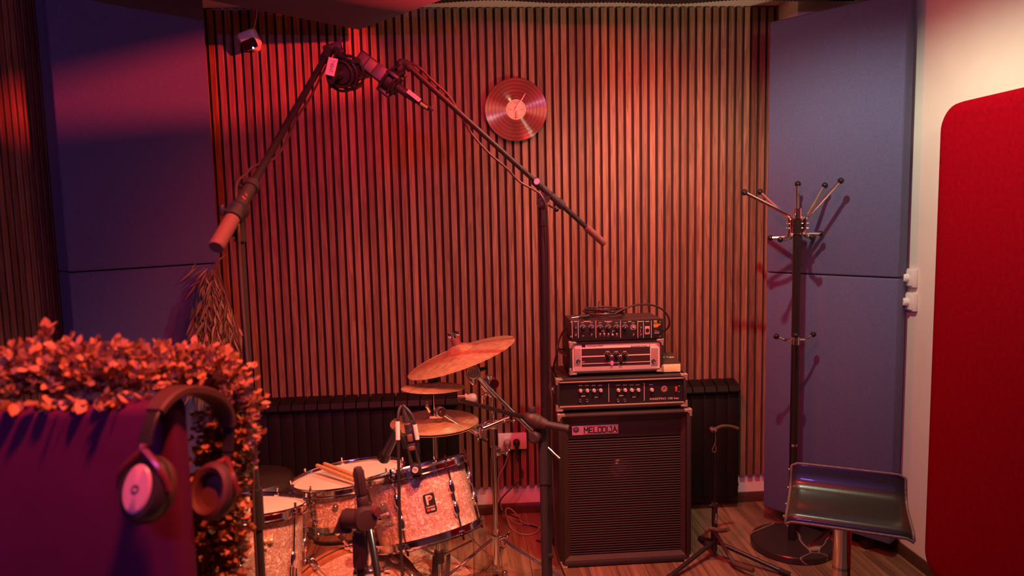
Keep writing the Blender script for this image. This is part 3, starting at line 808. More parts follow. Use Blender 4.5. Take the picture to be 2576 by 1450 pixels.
for px, py in ((1454.7, 910.4), (1644, 909.6)):
    jack(root, px, py, YP, 3.6); c = P(px, py, YP); mb = MB(); mb.torus(4.4*sc(c), 1*sc(c), M=FACE(c), seg=20, sg=6); mb.build('jack_ring', BLKG, root)
c = P(1539.2, 913.6, YQ); s = sc(c)
mb = MB(); mb.box((c.x, YQ-.003, c.z), (6.6*s, .008, 10*s), bev=.0012); mb.build('pilot_lamp', REDL, root)
c = P(1561.5, 912.6, YQ); mb = MB(); mb.box((c.x, YQ-.003, c.z), (7*s, .009, 9*s), bev=.0012); mb.build('power_switch', BLKG, root)
c = P(1497.5, 871.3, YP); text('brand_lettering', 'DYNACORD', FACE(c), 40*sc(c), 3.8*sc(c), INK, face, .0008, off=.008)
c = P(1612, 871, YP); text('model_lettering', 'BASSKING T', FACE(c), 50*sc(c), 3.8*sc(c), INK, face, .0008, off=.01)
c = P(1468.5, 871, YP); s = sc(c); mb = MB(); mb.prism([(-5*s, -3*s), (5*s, -3*s), (3*s, 3*s), (-5*s, 3*s)], 0, .001, M=FACE(c)); mb.build('brand_mark', INK, face)
for xx, sx in ((x0, -1), (x1, 1)):
    for zz, sz in ((zt1, 1), (zb1, -1)): corner(root, xx, YA+.003, zz, sx, sz, .032)
c = V((x0, YA+.12, (zb1+zt1)/2+.005))
mb = MB(); mb.tube([c+V((0, -.075, -.004)), c+V((-.022, -.06, .006)), c+V((-.03, 0, .010)), c+V((-.022, .06, .006)), c+V((0, .075, -.004))], .011, 8, flat=.35); mb.build('carry_strap', BLKM, root)

# ---- rack preamp on top
YR = 2.98; dep = .21
x0, x1, zb2, zt2 = span(1438, 1668, 806, 853, YR); zb2 = zt1+.003
root = thing('rack_preamp', 'black rack preamp full of knobs, topmost box of the amp stack', 'preamp', ((x0+x1)/2, YR+dep/2, zt1))
mb = MB(); mb.box(((x0+x1)/2, YR+.003+dep/2, (zb2+zt2)/2), (x1-x0-.004, dep-.004, zt2-zb2-.004), bev=.001)
for xx in (x0+.03, x1-.03):
    for yy in (YR+.03, YR+dep-.03): mb.cyl((xx, yy, zt1), (xx, yy, zb2+.004), .008)
mb.build('chassis', mat('black_brown_metal', (.055, .03, .028), .45), root)
mb = MB(); mb.box(((x0+x1)/2, YR+.0015, (zb2+zt2)/2), (x1-x0, .003, zt2-zb2), bev=.0006); pn = mb.build('front_panel', PANELB, root)
YP = YR-.0002
mb = MB()
for px in (1439.2, 1454.5, 1499, 1561, 1604.5, 1618.5, 1638.3): bar(mb, px, 828.8, 1.1, 44, YP)
mb.build('divider_line', PRINT, pn)
mb = MB()
for px, w in ((1448, 8), (1477, 18), (1530, 18), (1584, 8), (1611, 12), (1628, 10)): bar(mb, px, 809.2, w, 1.5, YP)
for px in (1465, 1487.5, 1509, 1530, 1551, 1572, 1592.5): bar(mb, px, 812.5, 7, .9, YP)
for px in (1467, 1487, 1509, 1520, 1530, 1541, 1552, 1448, 1592, 1611): bar(mb, px, 845.5, 5, .8, YP)
for px in (1466, 1487.5, 1509, 1530, 1551, 1572): arcmarks(mb, px, 824.3, YP, 5.4, 8, 7, -75, 75, .9)
arcmarks(mb, 1592.8, 823.5, YP, 4.2, 8, 14, -165, 165, .9)
bar(mb, 1516, 833, 6, .7, YP); bar(mb, 1519, 835, .7, 4, YP); bar(mb, 1544, 833, 7, .7, YP); bar(mb, 1540.6, 835, .7, 4, YP); bar(mb, 1611, 830.5, .9, 9, YP)
mb.build('control_lettering', PRINT, pn)
for px in (1466.5, 1487.5, 1509, 1530, 1551, 1571): knob(root, px, 825, YP, 4.8, .013, BLK, 'control_knob', PRINT, random.uniform(-60, 60))
knob(root, 1593, 823.5, YP, 2.4, .01, mat('knob_pink', (.6, .42, .4), .4), 'selector_knob')
for px in (1509.5, 1520, 1530.5, 1551.5): knob(root, px, 840.6, YP, 1.9, .006, CREAM, 'push_button')
knob(root, 1541, 842, YP, 2.1, .008, CREAM, 'push_button')
for px, py in ((1448.2, 823.5), (1448.2, 840.2), (1487.7, 840), (1592.7, 839.5), (1611.3, 823), (1611.3, 839.5)): jack(root, px, py, YP, 2.9)
c = P(1628.3, 831.4, YP); s = sc(c)
mb = MB(); mb.box((c.x, YP-.0008, c.z), (12.6*s, .002, 21*s), bev=.0006); xl = mb.build('output_socket', mat('socket_plate', (.75, .5, .42), .35, .4), root)
mb = MB(); mb.lathe([(0, .002), (4.4*s, .002), (4.8*s, .0035), (4.8*s, 0)], M=FACE(c), seg=20); mb.build('socket_core', BLK, xl)
mb = MB()
for k, (px, py, w, h) in enumerate(((1648.5, 808.5, 8, 3.5), (1649, 812.5, 8, 1.4), (1653, 816, 19, 1.6), (1652, 818.6, 16, 1.8), (1650, 821.5, 12, 2.2))): bar(mb, px, py, w, h, YP)
mb.build('orange_lettering', mat('orange_print', (.75, .35, .05), .5), pn)
mb = MB()
for px, py, w, h in ((1649, 824.2, 9, 1.3), (1649, 831.5, 6, 1), (1653, 834, 12, 1), (1652, 838, 13, 3)): bar(mb, px, py, w, h, YP)
mb.build('small_lettering', mat('dim_print', (.3, .24, .2), .5), pn)
for px, py in ((1435.5+1, 812), (1436, 848), (1661.5, 811), (1661, 847.5)): knob(root, px, py, YP, 2.2, .003, STEEL, 'rack_screw')
mb = MB(); mb.box(((x0+x1)/2, YR+.003, zt2-.001), (x1-x0, .004, .002)); mb.build('panel_edge', STEEL, root)
zpre = zt2

# ---- coiled lead on the preamp
cc = P(1519, 793, 3.08); cc = V((cc.x, 3.075, zpre+.006))
root = thing('instrument_cable', 'coiled black instrument cable on top of the amp stack, one loop arching to the right', 'cable', cc-V((0, 0, .006)))
mb = MB(); pts = []
for k in range(42):
    a = 2*pi*k/12+pi*.8; R = .082+.006*sin(k*1.3); pts.append(cc+V((cos(a)*R*1.05, sin(a)*R*.75, .0035*k/4+.002*sin(k*2.1)+.002)))
last = pts[-1]
pts += [P(1545, 790, 3.02), P(1570, 777, 3.02), P(1600, 768, 3.03), P(1635, 767, 3.05), P(1663, 777, 3.07), P(1680, 795, 3.08), P(1684, 815, 3.09), P(1678, 828, 3.11), P(1666, 834, 3.13)]
mb.tube(pts, .0042, 8, 5); mb.build('cable_run', mat('cable_sheen', (.045, .03, .028), .35), root)
mb = MB(); q = cc+V((-.075, -.045, .010)); mb.cyl(q, q+V((-.045, -.008, -.003)), .0075); mb.build('plug_sleeve', BLKM, root)
mb = MB(); mb.cyl(q+V((-.045, -.008, -.003)), q+V((-.078, -.014, -.005)), .0035); mb.ball(q+V((-.078, -.014, -.005)), .0036, 8); mb.build('plug_tip', STEEL, root)
mb = MB(); q2 = cc+V((-.02, -.01, .018)); mb.torus(.016, .003, M=MX(q2, (1, .2, 0)), seg=20, sg=6); mb.tube([q2+V((0, 0, .012)), q2+V((-.006, 0, .03)), q2+V((-.002, .002, .05))], .0018, 6); mb.build('cable_tie', LEATH, root)

# ---- pedal
x0, x1, za, zb_ = span(1655, 1712, 912, 932, 3.0)
root = thing('effects_pedal', 'small pedal with an olive front on the bass head beside the silver-faced amp', 'effects pedal', ((x0+x1)/2, 3.06, zhead))
x0 = P(1672, 920, 3.0).x
mb = MB()
prof = [(3.0, zhead+.004), (3.0, zhead+.040), (3.045, zhead+.052), (3.125, zhead+.064), (3.125, zhead+.004)]
mb.prism(prof, x0-.03, x1, M=Matrix(((0, 0, 1, 0), (1, 0, 0, 0), (0, 1, 0, 0), (0, 0, 0, 1))))
mb.build('pedal_body', mat('pedal_brown', (.06, .04, .025), .4), root)
mb = MB(); mb.box(((x0+x1)/2-.014, 2.9985, zhead+.022), (x1-x0+.026, .003, .034), bev=.0008); mb.build('front_plate', OLIVE, root)
slope = V((0, .08, .012)).normalized(); nrm = V((0, -.012, .08)).normalized()
c = V(((x0+x1)/2, 3.068, zhead+.0558)); text('pedal_lettering', 'V Tube', MX(c, nrm, (1, 0, 0)), .052, .02, PRINT, root, .0006, off=.02)
mb = MB()
c = V((x0+.004, 3.11, zhead+.062)); mb.lathe([(.010, 0), (.010, .014), (.008, .016), (0, .016)], M=MX(c, nrm), seg=16); mb.build('pedal_knob', BLK, root)
mb = MB()
for dx in (.02, .04): mb.lathe([(.004, 0), (.004, .006), (0, .007)], M=MX((x0+dx, 3.112, zhead+.062), nrm), seg=12)
mb.build('toggle', STEEL, root)
for xx in (x0-.02, x1-.012):
    for yy in (3.012, 3.11):
        mb = MB(); mb.cyl((xx, yy, zhead), (xx, yy, zhead+.006), .006); mb.build('rubber_foot', RUB, root)

# ---- loose cable down the left side of the stack
q = [P(1424, 822, 3.19), P(1414, 838, 3.17), P(1405, 862, 3.13), P(1399, 895, 3.10), P(1392, 930, 3.12), P(1389, 1000, 3.16), P(1388, 1100, 3.18), P(1390, 1200, 3.18), P(1394, 1290, 3.17)]
e_ = q[-1]; mb = MB(); mb.tube(q+[V((e_.x-.01, e_.y, .02)), V((e_.x-.08, e_.y+.06, .006))], .0042, 8, 5)
tag(mb.build('power_cable', CORD), 'black cable hanging down the left side of the amp stack', 'cable')
# ================================================================== drum kit
def disc_axis(p, alpha, ratio):
    """axis of a disc at p whose outline tilts by alpha (deg, counter-clockwise) and shows the given minor/major ratio"""
    v = (CAM-V(p)).normalized()
    u = (CU-v*CU.dot(v)).normalized(); r = u.cross(v)
    a = rad(alpha); pr = -r*sin(a)+u*cos(a)
    return (v*ratio+pr*math.sqrt(1-ratio*ratio)).normalized()

def lug(root, M, R, a, z0, z1, kind):
    """tension rod and casting on the shell at angle a between the two hoops"""
    Ma = M @ Matrix.Rotation(a, 4, 'Z') @ Matrix.Translation((R, 0, 0))
    mb = MB(); zc = (z0+z1)/2; H = z1-z0
    if kind == 'tube':
        mb.tube([(.012, 0, zc-H*.3), (.006, 0, zc-H*.24), (.012, 0, zc-H*.12), (.005, 0, zc), (.012, 0, zc+H*.12), (.006, 0, zc+H*.24), (.012, 0, zc+H*.3)], .007, 8, 4, M=Ma)
        mb.box((.004, 0, zc), (.008, .014, H*.5), M=Ma, bev=.003)
    else:
        for q in (z0+H*.34, z1-H*.34):
            mb.ball((.009, 0, q), .012, 12, (.8, .85, 2.0), M=Ma); mb.cyl((0, 0, q), (.01, 0, q), .008, M=Ma)
        mb.box((.004, 0, zc), (.006, .012, H*.4), M=Ma, bev=.002)
    mb.cyl((.012, 0, z0-.012), (.012, 0, z1+.012), .0028, seg=8, M=Ma)
    for q, s in ((z0, -1), (z1, 1)):
        mb.box((.009, 0, q+s*.002), (.018, .014, .012), M=Ma, bev=.003)
        mb.cyl((.012, 0, q+s*.008), (.012, 0, q+s*.024), .0042, seg=6, M=Ma)
    mb.build('lug', CHR, root)

def drum(root, M, R, H, nl, kind, a0=0, hoop=.02, shellm=PEARL, head=True):
    mb = MB(); mb.lathe([(R-.006, 0), (R, .002), (R, H-.002), (R-.006, H)], M=M, seg=72); sh = mb.build('shell', shellm, root)
    hr = R+.010
    for z, up in ((H, 1), (0, -1)):
        mb = MB()
        pf = [(hr-.012, z-up*.012), (hr+.006, z-up*.012), (hr+.006, z-up*.008), (hr, z-up*.006), (hr, z+up*(hoop-.012)), (hr+.004, z+up*(hoop-.009)), (hr+.003, z+up*(hoop-.005)), (hr-.002, z+up*(hoop-.005)), (hr-.005, z+up*(hoop-.012)), (hr-.005, z-up*.006)]
        mb.lathe(pf, M=M, seg=72, closed=True); mb.build('hoop', CHR, root)
        mb = MB(); mb.lathe([(0, z+up*.002), (R-.008, z+up*.0025), (R+.002, z+up*.0005), (R+.004, z-up*.004)], M=M, seg=72); mb.build('batter_head' if up > 0 else 'resonant_head', SKIN, root)
    for k in range(nl): lug(root, M, R, a0+2*pi*k/nl, -.004, H+.004, kind)
    return sh

# ---- rack tom
TOMC = P(1044, 1179, 2.2)               # centre of the top rim
R = .1545; H = .195
ax = disc_axis(TOMC, 12.3, .035)
Mt = MX(TOMC-ax*(H+.008), ax, CR)
root = thing('rack_tom', 'pearl rack tom with a square black badge, tilted away beside the microphone clip', 'drum', TOMC-ax*H, 'pearl drums')
drum(root, Mt, R, H, 6, 'ball', rad(-107))
Mbd = Mt @ Matrix.Rotation(rad(-74), 4, 'Z') @ Matrix.Translation((R+.0012, 0, H*.52)) @ Matrix(((0, 0, 1, 0), (1, 0, 0, 0), (0, 1, 0, 0), (0, 0, 0, 1)))
mb = MB(); mb.prism(rrect(.034, .054, .005), -.004, .001, M=Mbd); bdg = mb.build('badge', mat('badge_black', (.02, .018, .016), .3), root)
text('badge_letter', 'P', Mbd @ Matrix.Translation((0, .009, .0012)), .019, .027, mat('badge_silver', (.75, .62, .5), .35, .3), bdg, .0004, off=.02)
mb = MB(); mb.torus(.0045, .0017, M=Mbd @ Matrix.Translation((.002, .0125, .0016)), seg=20, sg=6); mb.build('badge_eye', REDS, bdg)
text('badge_name', 'PREMIER', Mbd @ Matrix.Translation((0, -.0115, .0012)), .026, .0042, mat('badge_silver', (.75, .62, .5)), bdg, .0004, off=.01)
mb = MB(); mb.box((-.008, -.0195, .0016), (.008, .006, .0006), M=Mbd); mb.build('badge_block', REDS, bdg)
mb = MB(); mb.box((.005, -.018, .0016), (.013, .002, .0006), M=Mbd); mb.box((.005, -.0215, .0016), (.013, .002, .0006), M=Mbd); mb.build('badge_small_print', mat('badge_silver', (.75, .62, .5)), bdg)
# mount plate and tube
Mmp = Mt @ Matrix.Rotation(rad(-128), 4, 'Z') @ Matrix.Translation((R+.001, 0, H*.5)) @ Matrix(((0, 0, 1, 0), (1, 0, 0, 0), (0, 1, 0, 0), (0, 0, 0, 1)))
mb = MB(); mb.prism([(-.026, -.03), (.026, -.03), (.02, .0), (.012, .035), (-.012, .035), (-.02, .0)], -.004, .004, M=Mmp)
mb.cyl((0, -.004, 0), (0, -.004, .03), .016, M=Mmp)
for q in ((-.018, -.023), (.018, -.023), (0, .029)): mb.ball((q[0], q[1], .004), .004, 8, M=Mmp)
mb.build('mount_plate', STEEL, root)
pa = Mmp @ V((0, -.004, .02)); pb = P(940, 1306, 2.04)
mb = MB(); mb.cyl(pa, pb, .0105); mb.cyl(pb-(pb-pa).normalized()*.03, pb+(pb-pa).normalized()*.012, .0155); mb.build('mount_arm', CHR, root)

# ---- snare
SC = P(877, 1194, 2.38)
R = .1785; H = .115
ax = disc_axis(SC, 7.5, .235)
Msn = MX(SC-ax*(H+.008), ax, CR)
root = thing('snare_drum', 'shallow pearl drum carrying two drumsticks, behind the rack tom', 'drum', SC-ax*H, 'pearl drums')
drum(root, Msn, R, H, 8, 'tube', rad(-115))
mb = MB(); Ma = Msn @ Matrix.Rotation(rad(-92), 4, 'Z') @ Matrix.Translation((R, 0, H*.62)); mb.cyl((0, 0, 0), (.006, 0, 0), .010, M=Ma); mb.ball((.006, 0, 0), .007, 10, M=Ma); mb.build('vent_grommet', STEEL, root)
Ma = Msn @ Matrix.Rotation(rad(-172), 4, 'Z') @ Matrix.Translation((R, 0, H*.5))
mb = MB(); mb.box((.012, 0, 0), (.02, .035, .05), M=Ma, bev=.004); mb.box((.03, 0, .012), (.012, .02, .06), M=Ma, bev=.004, R=Matrix.Rotation(rad(15), 3, 'Y')); mb.cyl((.02, -.02, -.02), (.02, .02, -.02), .006, M=Ma); mb.build('strainer', CHR, root)
# snare stand
bz = SC-ax*(H+.03)
st = thing('snare_stand', 'dark stand legs under the shallow pearl drum', 'drum stand', (bz.x, bz.y, 0))
mb = MB()
for k in range(3):
    a = rad(200+120*k); mb.tube([bz+V((0, 0, -.09)), bz+V((cos(a)*.12, sin(a)*.12, -.07)), bz+ax*.005+V((cos(a)*.165, sin(a)*.165, -.02))], .008, 8); mb.build('basket_arm', CHR, st); mb = MB()
mb.cyl((bz.x, bz.y, .12), bz+V((0, 0, -.085)), .0125); mb.build('tube', CHR, st)
for k in range(3):
    a = rad(260+120*k); mb = MB(); mb.tube([(bz.x, bz.y, .30), (bz.x+cos(a)*.26, bz.y+sin(a)*.26, .012)], .009, 8, 1); mb.ball((bz.x+cos(a)*.26, bz.y+sin(a)*.26, .013), .013, 10); mb.build('leg', BLK, st)
# sticks
for k, (a, b_, lab) in enumerate((((803, 1174), (902, 1213), 'wooden drumstick on the shallow drum head, nearer the camera of the two'), ((822, 1170), (920, 1208), 'wooden drumstick on the shallow drum head, further from the camera of the two'))):
    def onhead(x, y, h):
        o = SC+ax*(.004+h); d = ray(x, y); t = (o-CAM).dot(ax)/d.dot(ax); return CAM+d*t
    A = onhead(*a, .022 if k else .02); B = onhead(*b_, .0075)
    d = (B-A).normalized(); B2 = A+d*.39
    mb = MB(); mb.tube([A-d*.02, A+d*.005, A+d*.2, A+d*.29, A+d*.345, A+d*.362, A+d*.372, A+d*.378], [.006, .0073, .0073, .006, .0036, .0046, .0048, .002], 10, 3)
    o = mb.build('drumstick', STICK); tag(o, lab, 'drumstick', 'drumsticks on the drum')

# ---- floor tom
FC = P(588, 1274, 2.06)
R = .197; H = .38
ax = disc_axis(FC, -2.0, .17)
Mf = MX(FC-ax*(H+.008), ax, CR)
root = thing('floor_tom', 'deep pearl floor tom behind the leafy garland', 'drum', (FC.x, FC.y, 0), 'pearl drums')
drum(root, Mf, R, H, 8, 'ball', rad(-85+22))
mb = MB(); Ma = Mf @ Matrix.Rotation(rad(-40), 4, 'Z') @ Matrix.Translation((R, 0, H*.84))
mb.cyl((0, 0, 0), (.006, 0, 0), .010, M=Ma); mb.ball((.006, .0, 0), .008, 10, M=Ma); mb.ball((.004, -.016, .001), .0055, 8, M=Ma); mb.ball((.004, -.014, -.018), .005, 8, M=Ma); mb.build('vent_grommet', BRASS, root)
for k, a in enumerate((-18, 100, 222)):
    Ma = Mf @ Matrix.Rotation(rad(a), 4, 'Z') @ Matrix.Translation((R, 0, H*.42))
    mb = MB(); mb.box((.014, 0, 0), (.028, .034, .06), M=Ma, bev=.006); mb.ball((.03, 0, 0), .015, 12, M=Ma); mb.build('leg_bracket', CHR, root)
    pt = Ma @ V((.022, 0, .07)); pbm = Ma @ V((.022, 0, -.12))
    mb = MB(); mb.tube([pt, pbm, (pbm.x+(pbm.x-FC.x)*.12, pbm.y+(pbm.y-FC.y)*.12, .012)], .005, 8, 3); e = V((pbm.x+(pbm.x-FC.x)*.12, pbm.y+(pbm.y-FC.y)*.12, .012)); mb.ball(e, .0125, 10); mb.build('leg', CHR, root)

# ---- bass drum
R = .254; kz = R+.014
Yk = 2.15
for _ in range(30): Yk += (P(868, 1377, Yk).z-2*(R+.014))*.5
kc = P(868, 1377, Yk)
ka = V((.53, -.85, 0)).normalized()
K0 = V((kc.x, kc.y, kz))
Mk = MX(K0, ka, (.85, .53, 0))
root = thing('bass_drum', 'pearl bass drum lying on its side with a copper-brown hoop, under the rack tom', 'drum', (K0.x, K0.y, 0), 'pearl drums')
L = .36
mb = MB(); mb.lathe([(R-.006, .01), (R, .012), (R, L-.012), (R-.006, L-.01)], M=Mk, seg=96); mb.build('shell', PEARL, root)
for z in (0, L):
    mb = MB(); mb.lathe([(R-.004, z-.02), (R+.012, z-.02), (R+.012, z+.02), (R-.004, z+.02)], M=Mk, seg=96, closed=True); hp = mb.build('hoop', HOOPW, root)
    mb = MB(); mb.torus(R+.0122, .003, M=Mk @ Matrix.Translation((0, 0, z)), seg=96, sg=6); mb.build('hoop_inlay', INK, hp)
    mb = MB(); mb.lathe([(0, z), (R-.003, z)], M=Mk, seg=96); mb.build('head', SKIN, root)
for k in range(8):
    a = 2*pi*(k+.5)/8; Ma = Mk @ Matrix.Rotation(a, 4, 'Z') @ Matrix.Translation((R, 0, 0))
    mb = MB()
    mb.ball((.010, 0, L*.36), .013, 12, (.8, .9, 2), M=Ma); mb.ball((.010, 0, L*.64), .013, 12, (.8, .9, 2), M=Ma)
    mb.cyl((.018, 0, -.03), (.018, 0, L+.03), .003, seg=8, M=Ma)
    for z, s in ((0, -1), (L, 1)):
        mb.box((.012, 0, z), (.012, .02, .052), M=Ma, bev=.003); mb.cyl((.018, -.02, z+s*.035), (.018, .02, z+s*.035), .004, seg=8, M=Ma)
    mb.build('tension_claw', CHR, root)
top = V((K0.x, K0.y, 0))+ka*L*.5
top.z = kz+R
mb = MB(); mb.box((top.x, top.y, top.z+.012), (.09, .06, .028), bev=.008); mb.cyl((top.x, top.y, top.z-.05), (top.x, top.y, top.z+.19), .0125); mb.box((top.x, top.y, top.z+.19), (.036, .04, .05), bev=.008); mb.cyl((top.x+.02, top.y, top.z+.012), (top.x+.06, top.y, top.z+.012), .006)
mb.build('tom_holder', CHR, root)
# two spurs
for s in (-1, 1):
    sd = V((.85, .53, 0))*s; q = K0+ka*L*.72+sd*R*.93+V((0, 0, -R*.35)); e_ = q+sd*.10+ka*.1; e_.z = .012; mb = MB(); mb.cyl(q, e_, .006, seg=8); mb.ball(e_, .012, 8); mb.build('spur', CHR, root)
# beater-side clamp rod above the hoop
a_, b_ = P(846, 1338, kc.y-.03), P(888, 1386, kc.y-.01)
mb = MB(); mb.cyl(a_, a_+(b_-a_)*.42, .0075, seg=10); mb.build('drum_key_handle', BLKM, root)
mb = MB(); mb.cyl(a_-(b_-a_)*.02, a_+(b_-a_)*.12, .0082, seg=10); mb.build('key_band', TAPE, root)
mb = MB(); mb.cyl(a_+(b_-a_)*.4, b_, .0065, seg=10); mb.box(a_+(b_-a_)*.78, (.03, .016, .016), bev=.004); mb.build('hoop_clamp', CHR, root)

# ---- cymbals
def cymbal(name, M, R, bell, label, hole=True, parent=None, rise=.012):
    t = .0012
    pf = []
    n = 22
    def zz(r):
        if r < bell: return rise+bell*.42*(1-(r/bell)**2.2)
        k = (r-bell)/(R-bell); return rise*(1-k**1.25)
    rs = [bell*k/6 for k in range(0, 6)]+[bell+(R-bell)*k/16 for k in range(17)]
    up = [(max(r, .004), zz(r)+t) for r in rs]; dn = [(max(r, .004), zz(r)) for r in rs][::-1]
    mb = MB(); mb.lathe(up+dn, M=M, seg=96, closed=True)
    for q in range(2, 14):
        r = bell+(R-bell)*q/14.5; mb.torus(r, .0005, M=M @ Matrix.Translation((0, 0, zz(r)+t-.0002)), seg=96, sg=4)
    return mb.build(name, BRASS, parent)

def stand_wing(parent, c, ax, side, L=.03, m=CHR):
    c = V(c); ax = V(ax).normalized(); side = V(side)
    mb = MB(); mb.cyl(c-ax*.012, c+ax*.012, .008)
    mb.box((0, 0, 0), (.006, L, .018), M=MX(c+ax*.018, ax, side), bev=.002)
    for s in (-1, 1): mb.ball(c+ax*.022+MX((0, 0, 0), ax, side) @ V((0, s*L*.45, 0)), .007, 8)
    mb.build('wing_screw', m, parent)

# crash on a boom stand
CC = P(1161, 899, 2.84)
axc = disc_axis(CC, 19.7, .20)
root = thing('crash_cymbal', 'large tilted crash cymbal, highest of the cymbals', 'cymbal', CC, 'cymbals')
cymbal('cymbal_plate', MX(CC, axc, CR), .229, .062, '', parent=root, rise=.030)
mb = MB(); mb.lathe([(.018, .05), (.019, .082), (.012, .084), (0, .084)], M=MX(CC, axc, CR), seg=24); mb.build('felt', mat('grey_felt', (.22, .13, .11), .95), root)
mb = MB(); mb.lathe([(.012, .084), (.012, .094), (0, .094)], M=MX(CC, axc, CR), seg=12)
for s in (-1, 1): mb.box((s*.016, 0, .098), (.014, .005, .022), M=MX(CC, axc, CR), bev=.002)
mb.cyl((0, 0, .08), (0, 0, .108), .0035, M=MX(CC, axc, CR), seg=8); mb.build('wing_nut', CHR, root)

B0 = P(1242, 1100, 2.86); B0.z = 0
root = thing('cymbal_boom_stand', 'tall chrome cymbal stand with a boom arm, holding the tilted crash cymbal', 'cymbal stand', (B0.x, B0.y, 0))
def PB(py): return V((B0.x, B0.y, P(1241, py, B0.y).z))
zj = PB(968)
mb = MB(); mb.cyl(PB(1128), zj, .0075); mb.build('upper_tube', CHR, root)
mb = MB(); mb.cyl(PB(1420), PB(1130), .0115); mb.build('lower_tube', CHR, root)
mb = MB(); mb.cyl(PB(1150), PB(1124), .0165); mb.box(PB(1137)+V((.014, -.002, 0)), (.03, .022, .03), bev=.004); mb.build('height_collar', CHR, root)
stand_wing(root, PB(1137)+V((.035, -.006, 0)), (1, -.3, 0), (0, 0, 1), .05)
til = P(1191, 938, 2.84)
hook = CC-axc*.03
mb = MB(); mb.cyl(CC-axc*.10, CC+axc*.03, .0035, seg=8); mb.build('cymbal_rod', CHR, root)
mb = MB(); mb.tube([CC-axc*.10, CC-axc*.115+V((.012, 0, 0)), til], .010, 10, 4); mb.lathe([(0, -.016), (.026, -.016), (.029, -.012), (.029, .012), (.026, .016), (.02, .017), (.018, .013), (.008, .013), (.006, .017), (0, .017)], M=MX(til, (-.12, -1, .15)), seg=32); mb.build('tilter', STEEL, root)
stand_wing(root, til+V((.03, .0, .012)), (1, .1, .15), (0, 0, 1), .026, BLKM)
be = P(1338, 1086, 2.80)
jn = zj+V((0, -.01, 0))
mb = MB(); dirb = (be-til).normalized(); mb.cyl(til+dirb*.03, be, .0085); mb.build('boom_arm', CHR, root)
jp = P(1226, 983, 2.835)
mb = MB(); mb.lathe([(0, -.03), (.03, -.03), (.032, -.024), (.028, -.008), (.014, -.004), (.014, .02), (.02, .022), (.02, .036), (0, .036)], M=MX((B0.x-.004, B0.y+.012, zj.z+.004), (.35, -1, .1)), seg=28)
mb.cyl(jp-dirb*.03, jp+dirb*.03, .014, seg=12); mb.build('boom_ratchet', CHR, root)
stand_wing(root, jp+V((-.012, -.014, -.02)), (-.4, -.8, -.4), (1, 0, 0), .03)
for k, (px, py) in enumerate(((1180, 1478), (1328, 1468), (1262, 1395))):
    f = PZ(px, py, .012); hub = PB(1415)
    f = V((B0.x, B0.y, .012))+(f-V((B0.x, B0.y, .012))).normalized()*.33
    hi = V((B0.x, B0.y, .20)); mb = MB()
    dd = V((f.x-B0.x, f.y-B0.y, 0)).normalized()
    for s in (-1, 1):
        off = V((-dd.y, dd.x, 0))*s*.006
        mb.cyl(hi+dd*.018+off, f+off, .0035, seg=8)
    mb.ball(f, .013, 10); mb.build('leg', CHR, root)
mb = MB(); mb.cyl((B0.x, B0.y, .185), (B0.x, B0.y, .215), .02); mb.build('leg_collar', CHR, root)
stand_wing(root, V((B0.x+.03, B0.y-.01, .21)), (1, -.2, .5), (0, 0, 1), .045)
# clamp and arm that carries the splash
cl = PB(1068)
mb = MB()
tl, tr = P(1180, 1092, 2.80), P(1280, 1052, 2.84)
mb.cyl(P(1205, 1083, 2.81), tr, .011); mb.box(cl, (.034, .04, .034), bev=.006); mb.box(P(1200, 1078, 2.80), (.05, .03, .03), bev=.008); mb.box(P(1222, 1072, 2.83), (.05, .02, .034), bev=.005, R=Matrix.Rotation(rad(-20), 3, 'Y'))
mb.build('multi_clamp', CHR, root)
stand_wing(root, P(1273, 1060, 2.80), (.5, -.8, .2), (.2, 0, 1), .05)
stand_wing(root, P(1206, 1090, 2.78), (.1, -1, -.1), (1, 0, -.5), .045)
sa, sb = P(1112, 1041, 2.76), P(1222, 1107, 2.79)
mb = MB(); mb.cyl(sa, sb, .0065); mb.build('splash_arm', CHR, root)
mb = MB(); mb.cyl(sb-(sb-sa).normalized()*.022, sb+(sb-sa).normalized()*.006, .0085); mb.build('arm_cap', RUB, root)
tt = P(1107, 1037, 2.755)
mb = MB(); mb.lathe([(0, -.014), (.018, -.014), (.022, -.01), (.022, .01), (.018, .014), (.006, .014), (.006, .02), (0, .02)], M=MX(tt, (.55, -1, .1)), seg=24)
SP = P(1090, 977, 2.76); sb0 = V((SP.x+.002, SP.y, P(1093, 1048, 2.76).z))
mb.tube([tt, sb0+V((.012, 0, -.002)), sb0], .008, 8, 3); mb.cyl(sb0+V((-.02, 0, -.003)), sb0+V((.03, 0, -.003)), .006); mb.build('splash_tilter', STEEL, root)
stand_wing(root, P(1078, 1030, 2.76), (-.3, -.3, 1), (1, 0, 0), .028)
mb = MB(); mb.cyl(sb0, SP+V((0, 0, .075)), .0032, seg=8); mb.build('splash_rod', CHR, root)

root = thing('splash_cymbal', 'smallest cymbal, level, under the crash', 'cymbal', SP, 'cymbals')
axs = disc_axis(SP, 1, .175)
cymbal('cymbal_plate', MX(SP, axs, CR), .126, .036, '', parent=root, rise=.013)
mb = MB(); mb.lathe([(.020, .026), (.0205, .042), (.018, .044), (.0185, .066), (.016, .068), (0, .068)], M=Matrix.Translation(SP), seg=24); mb.build('felt', BLKM, root)

